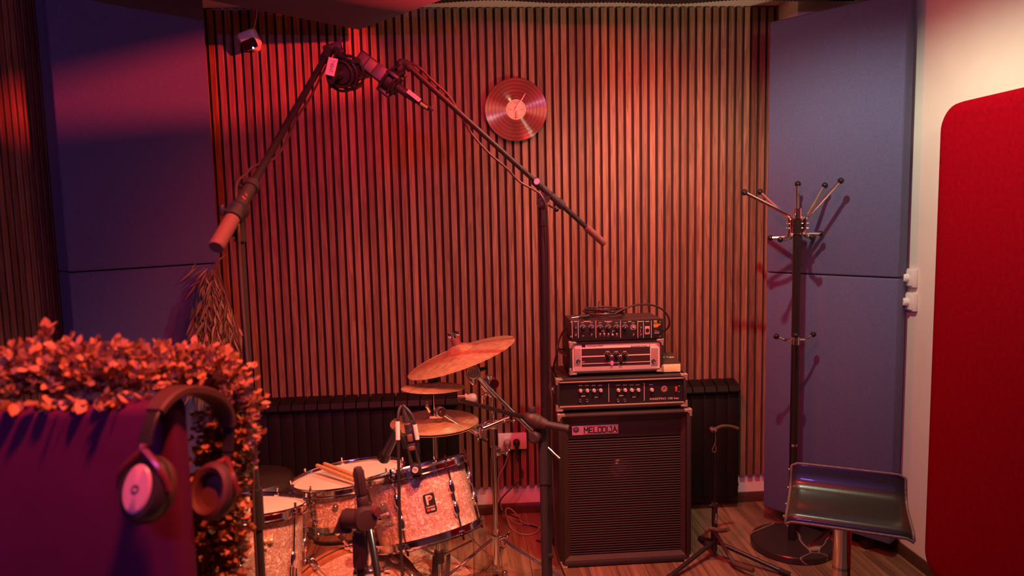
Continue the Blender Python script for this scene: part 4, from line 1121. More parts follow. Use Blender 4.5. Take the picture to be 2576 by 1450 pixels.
# hi-hat
HH = P(1093, 1062, 2.83)
axh = V((0, 0, 1))
root = thing('hi_hat', 'pair of hi-hat cymbals on their own stand, behind the taped microphone cable', 'hi-hat', (HH.x, HH.y, 0))
Mh = MX(HH, disc_axis(HH, 2, .285), CR)
cymbal('top_cymbal', Mh, .1785, .05, '', parent=root, rise=.014)
cymbal('bottom_cymbal', Mh @ Matrix.Translation((0, 0, -.006)) @ Matrix.Rotation(pi, 4, 'X'), .1785, .05, '', parent=root, rise=.014)
mb = MB(); mb.cyl((HH.x, HH.y, .12), HH+V((0, 0, -.05)), .0115); mb.build('lower_tube', CHR, root)
mb = MB(); mb.cyl(HH+V((0, 0, -.055)), HH+V((0, 0, -.028)), .019); mb.cyl(HH+V((.02, -.005, -.045)), HH+V((.05, -.012, -.047)), .005); mb.build('seat_cup', BLKM, root)
mb = MB(); mb.cyl(HH+V((0, 0, -.05)), HH+V((0, 0, .06)), .003, seg=8); mb.build('pull_rod', CHR, root)
mb = MB(); mb.lathe([(.014, .026), (.014, .05), (.010, .052), (0, .052)], M=Matrix.Translation(HH), seg=16); mb.build('clutch', BLKM, root)
feet = [PZ(1000, 1452, .01), PZ(1190, 1462, .01), PZ(1125, 1390, .01)]
for f in feet:
    dd = V((f.x-HH.x, f.y-HH.y, 0)).normalized(); f = V((HH.x, HH.y, .012))+dd*.29
    mb = MB(); mb.box((0, 0, 0), (.018, .006, (V((HH.x, HH.y, .36))-f).length), M=MX((V((HH.x, HH.y, .36))+dd*.015+f)/2, V((HH.x, HH.y, .36))-f, (-dd.y, dd.x, 0)), bev=.001); mb.ball(f, .013, 10)
    mid = f*.42+V((HH.x, HH.y, .36))*.58; mb.build('leg', STEEL, root)
    mb = MB(); mb.box((0, 0, 0), (.012, .005, .175), M=MX((V((HH.x, HH.y, .145))+f*.5+V((HH.x, HH.y, .36))*.5)/2, (f*.5+V((HH.x, HH.y, .36))*.5)-V((HH.x, HH.y, .145)), (-dd.y, dd.x, 0))); mb.build('leg_brace', STEEL, root)
mb = MB(); mb.cyl((HH.x, HH.y, .125), (HH.x, HH.y, .175), .02); mb.build('leg_collar', BLKM, root)
mb = MB(); mb.cyl((HH.x, HH.y, .34), (HH.x, HH.y, .38), .02); mb.build('leg_collar', BLKM, root)
mb = MB(); mb.box((HH.x, HH.y+.12, .03), (.08, .24, .012), bev=.004, R=Matrix.Rotation(rad(8), 3, 'X')); mb.box((HH.x, HH.y, .012), (.06, .06, .02), bev=.003); mb.cyl((HH.x, HH.y, .02), (HH.x, HH.y, .13), .006); mb.build('pedal', STEEL, root)

# ---- throne
TC = P(640, 1196, 3.02)
root = thing('drum_throne', 'round black padded drum stool in the dark behind the drums', 'stool', (TC.x, TC.y, 0))
mb = MB(); mb.lathe([(0, TC.z), (.12, TC.z-.002), (.155, TC.z-.012), (.168, TC.z-.035), (.163, TC.z-.075), (.15, TC.z-.085), (0, TC.z-.085)], M=Matrix.Translation((TC.x, TC.y, 0)), seg=48); mb.build('seat', LEATH, root)
mb = MB(); mb.cyl((TC.x, TC.y, .16), (TC.x, TC.y, TC.z-.08), .014); mb.build('post', BLK, root)
for k in range(3):
    a = rad(30+120*k); mb = MB(); mb.cyl((TC.x, TC.y, .22), (TC.x+cos(a)*.2, TC.y+sin(a)*.2, .012), .009); mb.ball((TC.x+cos(a)*.2, TC.y+sin(a)*.2, .014), .014, 8); mb.build('leg', BLK, root)

# ---- rug under the kit
mb = MB(); c = PZ(1050, 1440, 0)
pl = [PZ(952, 1432), PZ(1010, 1402), PZ(1060, 1386), PZ(1120, 1392), PZ(1160, 1420), PZ(1205, 1470)]
pl = [(p.x, p.y) for p in pl]+[(.05, 1.9), (-.9, 1.7), (-.9, 2.4)]
mb.prism(pl, 0, .008); tag(mb.build('rug', RUGM, None, (-.3, 2.4, 0)), 'beige speckled rug under the drum stands', 'rug')
# ================================================================== microphone stands
def vis_r(p, px): return px*sc(p)/2

def tripod(root, x, y, ang, L=.33, h=.12, m=BLK):
    mb = MB(); mb.cyl((x, y, h-.03), (x, y, h+.03), .022); mb.build('base_hub', m, root)
    for k in range(3):
        a = rad(ang+120*k); e = V((x+cos(a)*L, y+sin(a)*L, .012))
        mb = MB(); mb.tube([(x+cos(a)*.02, y+sin(a)*.02, h), e], .0085, 8, 1); lg = mb.build('leg', m, root)
        mb = MB(); mb.cyl(e-(V((x, y, h))-e).normalized()*-.03, e, .0115); mb.build('rubber_foot', RUB, lg)

# ---- left overhead stand
YL = 1.72
B = P(648, 1300, YL)
def LP(py): return V((B.x, B.y, P(640, py, YL).z))
root = thing('boom_microphone_stand', 'tall black boom stand in front of the left panel, its counterweight down to the left', 'microphone stand', (B.x, B.y, 0), 'boom microphone stands')
zc = LP(598)
mb = MB(); mb.cyl(LP(1230), zc, .0085); mb.build('upper_tube', BLK, root)
mb = MB(); mb.cyl((B.x, B.y, .12), LP(1325), .0105); mb.cyl(LP(1330), LP(1230), .0155); mb.build('lower_tube', BLK, root)
mb = MB(); mb.cyl(LP(602), LP(575), .0125); mb.cyl(LP(607), LP(601), .0145); mb.cyl(LP(590)+V((-.012, 0, .0)), LP(588)+V((-.026, -.004, 0)), .005); mb.build('collar', BLK, root)
tripod(root, B.x, B.y, 40)
# boom axis from counterweight to tip
b0, b1 = P(545, 620, 1.60), P(828, 128, 2.36)
bd = (b1-b0).normalized()
def LB_(px, py):                      # closest point of the boom to an image position
    t = ((px-545)*(828-545)+(py-620)*(128-620))/((828-545)**2+(128-620)**2)
    w0 = (b0-CAM).dot(CF); w1 = (b1-CAM).dot(CF); k = t*w0/(w1*(1-t)+t*w0); return b0+(b1-b0)*k
mb = MB(); mb.cyl(LB_(585, 540), b1, .0095); mb.build('boom_tube', mat('boom_black', (.017, .013, .014), .5), root)
mb = MB(); mb.cyl(b0, LB_(584, 552), .0175); mb.cyl(b0-bd*.004, b0, .0155, .0175); mb.build('counterweight', GRIP, root)
mb = MB(); mb.cyl(LB_(582, 546), LB_(632, 458), .0165, .0155); mb.cyl(LB_(581, 547), LB_(587, 537), .0195); mb.cyl(LB_(624, 472), LB_(631, 460), .0195); cb = mb.build('boom_clamp', BLKM, root)
q0, q1 = LB_(594, 526), LB_(618, 484)
mb = MB(); Mq = MX((q0+q1)/2+((CAM-q0).normalized())*.0166, (CAM-q0).normalized(), q1-q0)
for k, (x, w_, h_) in enumerate(((-.018, .006, .009), (-.009, .004, .011), (-.001, .006, .008), (.009, .007, .010), (.018, .004, .008))): mb.box((x, .001*(k % 2), .0005), (w_*.45, h_, .001), M=Mq, R=Matrix.Rotation(rad(20-12*k), 3, 'Z'))
mb.build('worn_marking', mat('worn_red_print', (.45, .1, .06), .5), cb)
mb = MB(); k0 = LB_(612, 500); j = LP(528)
mb.box((0, 0, 0), (.03, .02, (k0-j).length+.02), M=MX((k0+j)/2, k0-j, (1, 0, 0)), bev=.006)
mb.cyl(j+V((0, .016, 0)), j+V((0, -.02, 0)), .022, seg=24); mb.cyl(j, zc, .011); mb.lathe([(.014, 0), (.014, .004), (.009, .005), (0, .005)], M=FACE(j+V((0, -.02, 0))), seg=20); mb.build('swivel_joint', BLK, root)
for (px, py, dx) in ((576, 533, -1), (604, 467, -1)):
    c = LB_(px+14, py); mb = MB(); mb.cyl(c, c+(CR*dx*.03)+CU*.006, .005); mb.box(c+CR*dx*.032+CU*.006, (.012, .012, .026), bev=.004); mb.build('thumb_screw', BLK, root)
mb = MB(); mb.cyl(LB_(815, 150), b1+bd*.012, .0155); mb.box(b1+V((.012, 0, .008)), (.06, .026, .03), bev=.006, R=Matrix.Rotation(rad(-18), 3, 'Y')); mb.cyl(b1+V((.03, -.012, -.004)), b1+V((.03, .02, -.004)), .013); mb.box(b1+V((.036, -.004, .028)), (.012, .01, .03), bev=.003, R=Matrix.Rotation(rad(20), 3, 'Y')); mb.build('tip_joint', BLKM, root)

def ribbon_cable(label, pts, r, m=CORD, flat=None):
    mb = MB(); mb.tube(pts, r, 8, 5, flat=flat); o = mb.build('microphone_cable', m); return tag(o, label, 'cable')
s_ = CR*.012-CU*.012
ribbon_cable('thin dark cable running along the left boom and down its stand', [LB_(822, 142)+s_, LB_(800, 180)+s_, LB_(770, 232)+s_*1.25, LB_(740, 285)+s_*.95, LB_(705, 345)+s_*1.3, LB_(680, 390)+s_*.95, LB_(655, 432)-s_*1.1, LB_(632, 455)-s_*1.6, LB_(612, 488)-s_*1.9, P(600, 560, 1.69), P(603, 640, 1.69), P(610, 760, 1.69), P(621, 900, 1.69), P(630, 1030, 1.69), P(638, 1200, 1.69), P(640, 1330, 1.69), V((P(640, 1420, 1.69).x, 1.69, .01))], .0034, mat('cable_brown', (.06, .03, .03), .5))

# ---- shock mounted microphones
def mic(root_label, c, ax, hint, Rsh, body_L, body_w, name='condenser_microphone', big=True):
    root = thing(name, root_label, 'microphone', c, 'overhead microphones')
    M = MX(c, ax, hint)
    return root, M
# left: seen from its back end, body pointing away to the upper right
c = P(868, 185, 2.34)
axl = (CR*.27+CU*.36+CF*.89).normalized()
root = thing('condenser_microphone', 'boxy studio microphone in a round shock mount, left of the facing pair', 'microphone', c, 'overhead microphones')
M = MX(c, axl, CR)
mb = MB(); mb.lathe([(.040, -.034), (.043, -.03), (.043, .024), (.036, .03), (.034, .024), (.034, -.026)], M=M, seg=40, closed=True); mb.lathe([(0, -.03), (.03, -.03), (.034, -.022), (.034, -.01), (0, -.01)], M=M, seg=32); mb.build('shock_mount', BLKM, root)
mb = MB()
mb.torus(.052, .0045, M=M @ Matrix.Translation((0, 0, .026)), seg=40, sg=8); mb.torus(.052, .0045, M=M @ Matrix.Translation((0, 0, -.022)), seg=40, sg=8)
for k in range(4):
    a = rad(45+90*k); mb.box((.052*cos(a), .052*sin(a), .002), (.014, .014, .058), M=M, bev=.003)
mb.build('mount_cage', BLK, root)
mb = MB()
for k in range(8):
    a = rad(45*k+12); b2 = rad(45*k+33); mb.cyl((.052*cos(a), .052*sin(a), .026), (.036*cos(b2), .036*sin(b2), .0), .0014, seg=6, M=M)
mb.build('elastic_lacing', BLK, root)
mb = MB(); mb.box((.0, .004, .065), (.05, .046, .055), M=M, bev=.004); mb.build('body', BLKG, root)
mb = MB(); mb.box((0, .004, .135), (.046, .042, .085), M=M, bev=.006); mb.build('grille_head', mat('mic_grille', (.13, .10, .065), .5, .4, noise=(900, .5)), root)
mb = MB(); mb.cyl((0, 0, -.03), (0, 0, -.056), .0125, M=M); mb.build('socket_ring', STEEL, root)
mb = MB(); mb.tube([M @ V((0, 0, -.05)), M @ V((0, 0, -.075)), P(832, 205, 2.27), P(826, 196, 2.26)], [.0125, .012, .011, .006], 12, 4); mb.build('cable_plug', BLKM, root)
mb = MB(); mb.tube([P(858, 148, 2.32), P(845, 128, 2.345), b1+V((.03, 0, -.004))], .012, 10, 4); mb.build('mount_stem', BLKM, root)
t0, t1 = P(836, 147, 2.245), P(825, 189, 2.235)
Mtape = MX((t0+t1)/2+V((.004, 0, 0)), -CF, (t0-t1)); 
mb = MB(); mb.box((0, 0, 0), ((t0-t1).length, .029, .0012), M=Mtape, bev=.0003); 
tp = mb.build('tape_tag', TAPE, root)
text('tape_handwriting', 'OVER-L', Mtape @ Matrix.Translation((.002, -.002, .001)), .036, .011, INK, tp, .0004, shear=.2)
mb = MB(); mb.tube([P(848, 128, 2.31), P(842, 140, 2.28), (t0+t1)/2+V((0, .014, 0)), P(824, 196, 2.262)], .0035, 8, 4); mb.build('taped_lead', CORD, root)

# right: body pointing to the upper left
c = P(985, 207, 2.36)
axr = (-CR*.80+CU*.60-CF*.05).normalized()
root = thing('condenser_microphone', 'boxy studio microphone with square head pointing left, right of the facing pair', 'microphone', c, 'overhead microphones')
M = MX(c, axr, -CF)
mb = MB(); mb.lathe([(.0, -.022), (.03, -.022), (.034, -.016), (.034, .020), (.03, .024), (0, .024)], M=M, seg=40); mb.build('shock_mount', BLKM, root)
mb = MB()
for z in (-.02, .022):
    mb.box((0, .028, z), (.012, .012, .012), M=M, bev=.002)
mb.torus(.045, .004, M=M @ Matrix.Translation((0, 0, -.014)), seg=36, sg=8); mb.torus(.045, .004, M=M @ Matrix.Translation((0, 0, .016)), seg=36, sg=8)
for k in range(4):
    a = rad(20+90*k); mb.box((.046*cos(a), .046*sin(a), .0), (.013, .013, .046), M=M, bev=.003)
mb.build('mount_cage', BLK, root)
mb = MB(); mb.box((0, 0, .044), (.046, .046, .038), M=M, bev=.003); mb.build('body', mat('mic_grey_body', (.10, .085, .09), .45, .1), root)
mb = MB(); mb.box((0, 0, .095), (.044, .044, .064), M=M, bev=.004); mb.build('grille_head', mat('mic_grille', (.13, .10, .065)), root)
mb = MB()
for s in (-1, 1): mb.box((.0, s*.021, .095), (.046, .004, .066), M=M, bev=.001); mb.box((s*.021, 0, .095), (.004, .046, .004), M=M)
mb.box((.0, 0, .128), (.046, .046, .004), M=M, bev=.001); mb.build('grille_frame', BLKM, root)
mb = MB(); mb.cyl((0, 0, -.02), (0, 0, -.058), .013, M=M); mb.cyl((0, 0, -.058), (0, 0, -.10), .0115, .009, M=M); mb.build('cable_plug', BLKM, root)
mb = MB(); e = M @ V((0, 0, -.095)); mb.tube([e, P(1050, 252, 2.36), P(1070, 264, 2.35), P(1087, 275, 2.35), P(1082, 277, 2.35), P(1060, 266, 2.36), P(1030, 240, 2.38), P(1012, 220, 2.39), P(1006, 205, 2.40), P(1000, 185, 2.41)], .0042, 8, 4); mb.build('lead_loop', CORD, root)
t0, t1 = P(1025, 228, 2.335), P(1057, 254, 2.335); Mtape = MX((t0+t1)/2, -CF, t1-t0)
mb = MB(); mb.box((0, 0, 0), ((t1-t0).length, .013, .0012), M=Mtape, bev=.0003); mb.build('tape_tag', TAPE, root)
t0, t1 = P(1057, 260, 2.335), P(1075, 272, 2.335)
mb = MB(); mb.cyl(t0, t1, .0052, seg=10); mb.build('green_tape', mat('green_tape', (.25, .4, .12), .5), root)
mb = MB(); mb.tube([c+CR*.03+CU*.028+CF*.01, P(1003, 180, 2.38), P(1012, 166, 2.38)], .012, 10, 4); mb.build('mount_stem', BLKM, root)

# ---- right overhead stand
YR2 = 2.60
B = P(1369, 800, YR2)
def RP(py): return V((B.x, B.y, P(1368, py, YR2).z))
root = thing('boom_microphone_stand', 'tall black boom stand with its counterweight hanging right of the record clock', 'microphone stand', (B.x, B.y, 0), 'boom microphone stands')
zc = RP(562)
mb = MB(); mb.cyl(RP(1030), zc, .0118); mb.build('upper_tube', BLK, root)
mb = MB(); mb.cyl((B.x, B.y, .12), RP(1028), .0142); mb.cyl(RP(1218), RP(1130), .019); mb.build('lower_tube', BLK, root)
mb = MB(); mb.cyl(RP(568), RP(548), .0145); mb.cyl(RP(552), RP(528), .0115); mb.build('collar', BLK, root)
tripod(root, B.x, B.y, 255, .34)
b0, b1 = P(1519, 612, 2.68), P(1022, 163, 2.42)
bd = (b1-b0).normalized()
def RB_(px, py):
    t = ((px-1519)*(1022-1519)+(py-612)*(163-612))/((1022-1519)**2+(163-612)**2)
    w0 = (b0-CAM).dot(CF); w1 = (b1-CAM).dot(CF); k = t*w0/(w1*(1-t)+t*w0); return b0+(b1-b0)*k
mb = MB(); mb.cyl(RB_(1478, 575), b1, .0092); mb.build('boom_tube', mat('boom_black', (.017, .013, .014)), root)
mb = MB(); mb.cyl(b0, RB_(1473, 572), .0135); mb.cyl(b0-bd*.003, b0, .012, .0135); mb.build('counterweight', GRIP, root)
mb = MB(); mb.cyl(RB_(1417, 520), RB_(1343, 453), .0125); mb.cyl(RB_(1415, 518), RB_(1402, 507), .016); mb.cyl(RB_(1360, 468), RB_(1344, 455), .0165); mb.build('boom_clamp', BLKM, root)
c = RB_(1350, 459)-CF*.014
mb = MB(); mb.lathe([(.0, .006), (.010, .006), (.0125, .003), (.0125, -.004)], M=MX(c, -CF), seg=24); mb.torus(.007, .0012, M=MX(c-CF*.0062, -CF), seg=20, sg=6); mb.build('locking_disc', STEEL, root)
j = RP(510); k0 = RB_(1378, 484)
mb = MB(); mb.box((0, 0, 0), (.038, .016, (k0-j).length+.02), M=MX((k0+j)/2, k0-j, (1, 0, 0)), bev=.004)
mb.cyl(j+V((0, .014, 0)), j+V((0, -.016, 0)), .019, seg=28); mb.torus(.011, .0014, M=FACE(j+V((0, -.0165, 0))), seg=20, sg=6); mb.cyl(j, RP(535), .012); mb.build('swivel_joint', BLK, root)
h0, h1 = P(1370, 511, YR2-.02), P(1397, 526, YR2-.05)
mb = MB(); mb.cyl(h0, h1, .0038); lv = mb.build('clamp_lever', CHR, root)
mb = MB(); mb.ball(h1+(h1-h0)*.12, .0085, 12); mb.build('lever_ball', BLKG, lv)
h0, h1 = P(1379, 1127, YR2-.02), P(1408, 1155, YR2-.05)
mb = MB(); mb.cyl(h0, h0+(h1-h0)*.5, .0045); mb.cyl(h0+(h1-h0)*.5, h0+(h1-h0)*.58, .004); mb.cyl(h0+(h1-h0)*.58, h1, .0045, .006); mb.build('height_lever', CHR, root)
mb = MB(); mb.cyl(RP(1402), RP(1390), .0175); mb.box(RP(1396)+V((-.004, -.012, 0)), (.042, .016, .016), bev=.003); mb.build('tube_clip', BLKM, root)
mb = MB(); mb.tube([RB_(1034, 174), b1+bd*.005, P(1008, 158, 2.40), P(1006, 168, 2.395), P(1013, 178, 2.39)], [.014, .0145, .0125, .0115, .0105], 12, 4); mb.build('tip_joint', BLKM, root)
s_ = CR*.011+CU*.012
ribbon_cable('dark cable clipped along the right boom down to its swivel', [P(1004, 190, 2.42), P(999, 172, 2.43), P(1008, 152, 2.44), RB_(1040, 178)+s_*1.3, RB_(1075, 210)+s_*1.2, RB_(1120, 250)+s_*1.1, RB_(1160, 288)-s_*.2, RB_(1200, 324)-s_*1.6, RB_(1245, 365)-s_*2.2, RB_(1290, 405)-s_*2.1, RB_(1325, 437)-s_*2.4, P(1352, 483, 2.57), P(1366, 500, 2.56), P(1374, 525, 2.57), P(1377, 560, 2.58), P(1380, 640, 2.59), P(1382, 800, 2.59), P(1384, 960, 2.59), P(1388, 1010, 2.58), P(1387, 1100, 2.59), P(1389, 1180, 2.6), P(1392, 1260, 2.6), P(1398, 1345, 2.62), P(1402, 1400, 2.64), V((.39, 2.62, .03)), V((.36, 2.5, .007))], .0042, mat('cable_brown', (.06, .03, .03)))

# ---- third boom stand (in front of the cymbal stand)
Y3 = 2.36
B = P(1367, 1200, Y3); 
def TP(py): return V((B.x, B.y, P(1367, py, Y3).z))
root = thing('boom_microphone_stand', 'low black boom stand beside the bass cabinet, its boom pointing left at the cymbals', 'microphone stand', (B.x, B.y, 0), 'boom microphone stands')
mb = MB(); mb.cyl((B.x, B.y, .1), TP(1100), .0128); mb.cyl(TP(1216), TP(1112), .0168, .0155); mb.build('tube', BLKM, root)
tripod(root, B.x, B.y, 285, .3, .1)
b0, b1 = P(1428, 1079, 2.30), P(1160, 1009, 2.46)
mb = MB(); mb.cyl(P(1318, 1050, 2.33), b1, .0078, .0072); mb.build('boom_tube', BLKG, root)
mb = MB(); mb.tube([P(1318, 1049, 2.34), P(1332, 1052, 2.33), P(1352, 1062, 2.33), P(1376, 1070, 2.32)], [.011, .023, .026, .017], 14, 4); mb.build('boom_clamp', mat('clamp_dark_red_plastic', (.036, .016, .016), .55), root)
mb = MB(); mb.cyl(P(1374, 1068, 2.32), b0, .0125); mb.build('counterweight', BLKM, root)
mb = MB(); mb.lathe([(0, .004), (.011, .003), (.0125, 0), (.0125, -.008)], M=MX(b0, (b0-b1)), seg=20); mb.build('end_cap', RUBB, root)
mb = MB(); c = P(1338, 1032, 2.33); mb.lathe([(.011, -.012), (.0125, -.006), (.0125, .006), (.011, .010), (0, .011)], M=MX(c, (0, 0, 1)), seg=20); mb.cyl(c+V((0, 0, -.03)), c, .006); mb.build('clamp_knob', BLKM, root)
c = P(1346, 1100, 2.33)
mb = MB(); mb.lathe([(0, .018), (.014, .018), (.021, .012), (.0225, 0), (.02, -.012)], M=MX(c, (-.55, -1, .1)), seg=28); mb.tube([c+V((.005, .02, 0)), P(1362, 1090, Y3), P(1360, 1070, 2.34)], .02, 12, 4); mb.cyl(c, TP(1102), .012); mb.build('swivel_joint', BLKM, root)

# ---- short kick-drum stand in front
YK = 1.72
def KP(px, py, dy=0): return P(px, py, YK+dy)
B = KP(908, 1420); 
root = thing('short_microphone_stand', 'short dark stand with a ribbed handle, in front of the pearl drums', 'microphone stand', (B.x, B.y, 0))
a_, b_ = KP(899, 1174), KP(911, 1247)
r0 = vis_r(a_, 25); mb = MB()
pf = [(0, (b_-a_).length), (r0*.85, (b_-a_).length), (r0*1.04, (b_-a_).length*.95), (r0, .012), (r0*.8, .003), (0, 0)]
mb.lathe(pf, M=MX(a_, b_-a_), seg=24)
for k in range(10): mb.cyl((r0*1.0*cos(2*pi*k/10), r0*1.0*sin(2*pi*k/10), .012), (r0*1.02*cos(2*pi*k/10), r0*1.02*sin(2*pi*k/10), (b_-a_).length*.92), .0016, seg=6, M=MX(a_, b_-a_))
mb.build('handle', mat('handle_dark_red', (.045, .02, .02), .55), root)
mb = MB(); mb.lathe([(vis_r(b_, 24), 0), (vis_r(b_, 29), .004), (vis_r(b_, 31), .03), (vis_r(b_, 26), .034), (0, .034)], M=MX(b_, (KP(915, 1290)-b_)), seg=24); mb.cyl(b_, KP(914, 1300), vis_r(b_, 22)); mb.build('neck', mat('clamp_dark_red_plastic', (.05, .022, .022)), root)
mb = MB()
c0_, c1_ = KP(878, 1307), KP(928, 1307)
mb.cyl(KP(870, 1304, .0), KP(912, 1307, -.02), vis_r(c0_, 48), seg=28); mb.lathe([(0, .016), (.026, .014), (.0305, .006), (.031, -.012), (0, -.012)], M=MX(KP(918, 1307, -.02), (.5, -1, .12)), seg=32)
mb.prism([(-.034, -.026), (.012, -.026), (.02, .024), (-.012, .024)], -.012, .012, M=FACE(KP(872, 1312)))
mb.build('swivel_joint', mat('clamp_dark_red_plastic', (.05, .022, .022)), root)
mb = MB(); c = KP(943, 1287, -.015); mb.lathe([(0, .012), (.012, .011), (.0135, .006), (.013, -.012), (0, -.014)], M=MX(c, (.75, -.6, .1)), seg=20); mb.cyl(c, KP(925, 1296), .007); mb.build('clamp_knob', mat('knob_dark_red', (.09, .02, .022), .5), root)
mb = MB(); p0 = KP(903, 1338); B2 = V((p0.x, p0.y, .1)); mb.cyl(V((p0.x, p0.y, P(905, 1425, YK).z)), p0, vis_r(p0, 34), vis_r(p0, 31)); 
for k in range(12): 
    a = 2*pi*k/12; mb.cyl((p0.x+cos(a)*vis_r(p0, 34), p0.y+sin(a)*vis_r(p0, 34), P(905, 1425, YK).z), (p0.x+cos(a)*vis_r(p0, 32), p0.y+sin(a)*vis_r(p0, 32), p0.z-.01), .0014, seg=6)
mb.build('grip_tube', mat('grip_dark_red', (.04, .018, .017), .55), root)
mb = MB(); mb.cyl((p0.x, p0.y, .08), (p0.x, p0.y, P(905, 1420, YK).z), .011); mb.build('tube', BLK, root)
tripod(root, p0.x, p0.y, 60, .26, .08)
mb = MB(); mb.cyl(KP(929, 1330, -.02), KP(958, 1500, -.16), .0085); mb.build('boom_tube', BLKG, root)

# ---- microphones clipped to the drum rim
CB = P(1046, 1185, 2.02)
ca, cb_ = P(1026, 1060, 2.03), P(1048, 1190, 2.015)
root = thing('drum_microphone', 'black clip-on drum microphone standing on the rack tom rim, with two taped leads', 'microphone', cb_)
d = (ca-cb_).normalized(); M = MX(cb_, d, CR)
Lk = (ca-cb_).length
mb = MB(); mb.box((0, 0, .012), (.030, .03, .034), M=M, bev=.006); mb.box((0, .01, -.008), (.026, .03, .014), M=M, bev=.004)
mb.box((-.011, 0, .05), (.006, .022, .06), M=M, bev=.002); mb.box((.011, 0, .05), (.006, .022, .06), M=M, bev=.002); mb.box((0, 0, .078), (.026, .02, .02), M=M, bev=.004); mb.box((0, 0, .112), (.024, .02, .04), M=M, bev=.004); mb.build('rim_clip', BLK, root)
mb = MB(); mb.torus(.0075, .0015, M=MX(M @ V((0, -.0, .012))-CF*.0165, -CF), seg=20, sg=6); mb.torus(.0035, .0012, M=MX(M @ V((0, 0, .012))-CF*.0165, -CF), seg=12, sg=6); mb.build('clip_logo', PRINT, root)
mb = MB(); mb.box((0, -.001, .075), (.018, .023, .012), M=M, bev=.002); mb.box((0, -.001, .105), (.015, .023, .022), M=M, bev=.002); mb.build('clip_spring', mat('spring_bronze', (.22, .12, .08), .4, .4), root)
c0_ = P(1019, 1025, 2.03); c1_ = P(1031, 1085, 2.03)
mb = MB(); mb.tube([M @ V((0, 0, .125)), c1_, P(1027, 1066, 2.03)], [.012, .014, .0125], 12, 4); mb.build('plug_shell', BLKM, root)
mb = MB(); mb.cyl(P(1023, 1058, 2.028), P(1026, 1070, 2.028), .0095); mb.build('plug_ring', mat('ring_copper', (.5, .25, .18), .35, .6), root)
mb = MB(); mb.tube([P(1025, 1060, 2.03), P(1020, 1040, 2.03), P(1015, 1022, 2.03)], [.0135, .0105, .0045], 12, 4); mb.build('strain_relief', BLKM, root)
# the second, pointing down at the shallow drum
m0, m1 = P(1008, 1062, 2.06), P(962, 1160, 2.12)
mb = MB(); dm = (m1-m0).normalized(); mb.cyl(P(1000, 1083, 2.07), m1-dm*.03, .0125, .0145); mb.build('barrel', BLK, root)
mb = MB(); mb.lathe([(.0155, 0), (.019, .006), (.019, .022), (.014, .028), (0, .03)], M=MX(m1-dm*.03, dm), seg=24); mb.build('capsule', BLKG, root)
mb = MB(); mb.tube([P(1000, 1090, 2.06), P(1012, 1100, 2.05), P(1022, 1130, 2.04)], .007, 8, 4); mb.build('gooseneck', BLK, root)
mb = MB(); mb.tube([P(1010, 1022, 2.03), P(1004, 1033, 2.02), P(1001, 1055, 2.01), P(1001, 1085, 2.005), P(1002, 1110, 2.0), P(1003, 1180, 1.99), P(1005, 1280, 1.98), P(1009, 1380, 1.975), P(1013, 1460, 1.97), V((P(1014, 1460, 1.97).x, 1.97, .01)), V((P(1014, 1460, 1.97).x+.05, 1.8, .006))], .0046, 8, 5); mb.build('lead', CORD, root)
mb = MB(); mb.tube([P(1014, 1021, 2.03), P(1028, 1035, 2.02), P(1038, 1050, 2.015), P(1043, 1068, 2.01), P(1047, 1090, 2.01), P(1050, 1110, 2.01), P(1052, 1140, 2.02)], .0046, 8, 5); mb.build('lead', CORD, root)
mb = MB(); mb.cyl(P(1000, 1061, 2.008), P(1001, 1107, 1.999), .0064, seg=10); mb.build('tape_tag', TAPE, root)
mb = MB(); mb.cyl(P(1043, 1069, 2.009), P(1050, 1106, 2.008), .0062, seg=10); mb.build('tape_tag', TAPE, root)

# ================================================================== coat rack
B = V((1.464, 3.045, 0))
root = thing('coat_rack', 'black coat stand with chrome arms and a round marble base in the right corner', 'coat stand', B)
mb = MB(); mb.lathe([(0, .0), (.178, 0), (.182, .004), (.182, .028), (.178, .033), (0, .034)], M=Matrix.Translation(B), seg=72); mb.build('base', MARB, root)
zt_ = P(2000, 545, 3.04).z
mb = MB(); mb.cyl((B.x, B.y, .03), (B.x, B.y, zt_+.02), .0172, seg=24); mb.build('pole', mat('pole_black', (.018, .014, .015), .22), root)
for z0_, z1_, r in ((zt_-.005, zt_+.035, .019), (zt_-.01, zt_-.004, .0205), (P(2000, 588, 3.04).z-.004, P(2000, 588, 3.04).z+.002, .0205), (P(2000, 868, 3.04).z, P(2000, 848, 3.04).z, .0185), (P(1998, 1123, 3.04).z, P(1998, 1117, 3.04).z, .0182)):
    mb = MB(); mb.cyl((B.x, B.y, z0_), (B.x, B.y, z1_), r, seg=28); mb.build('chrome_collar', CHR, root)
zh1, zh0 = P(2000, 556, 3.04).z, P(2000, 578, 3.04).z
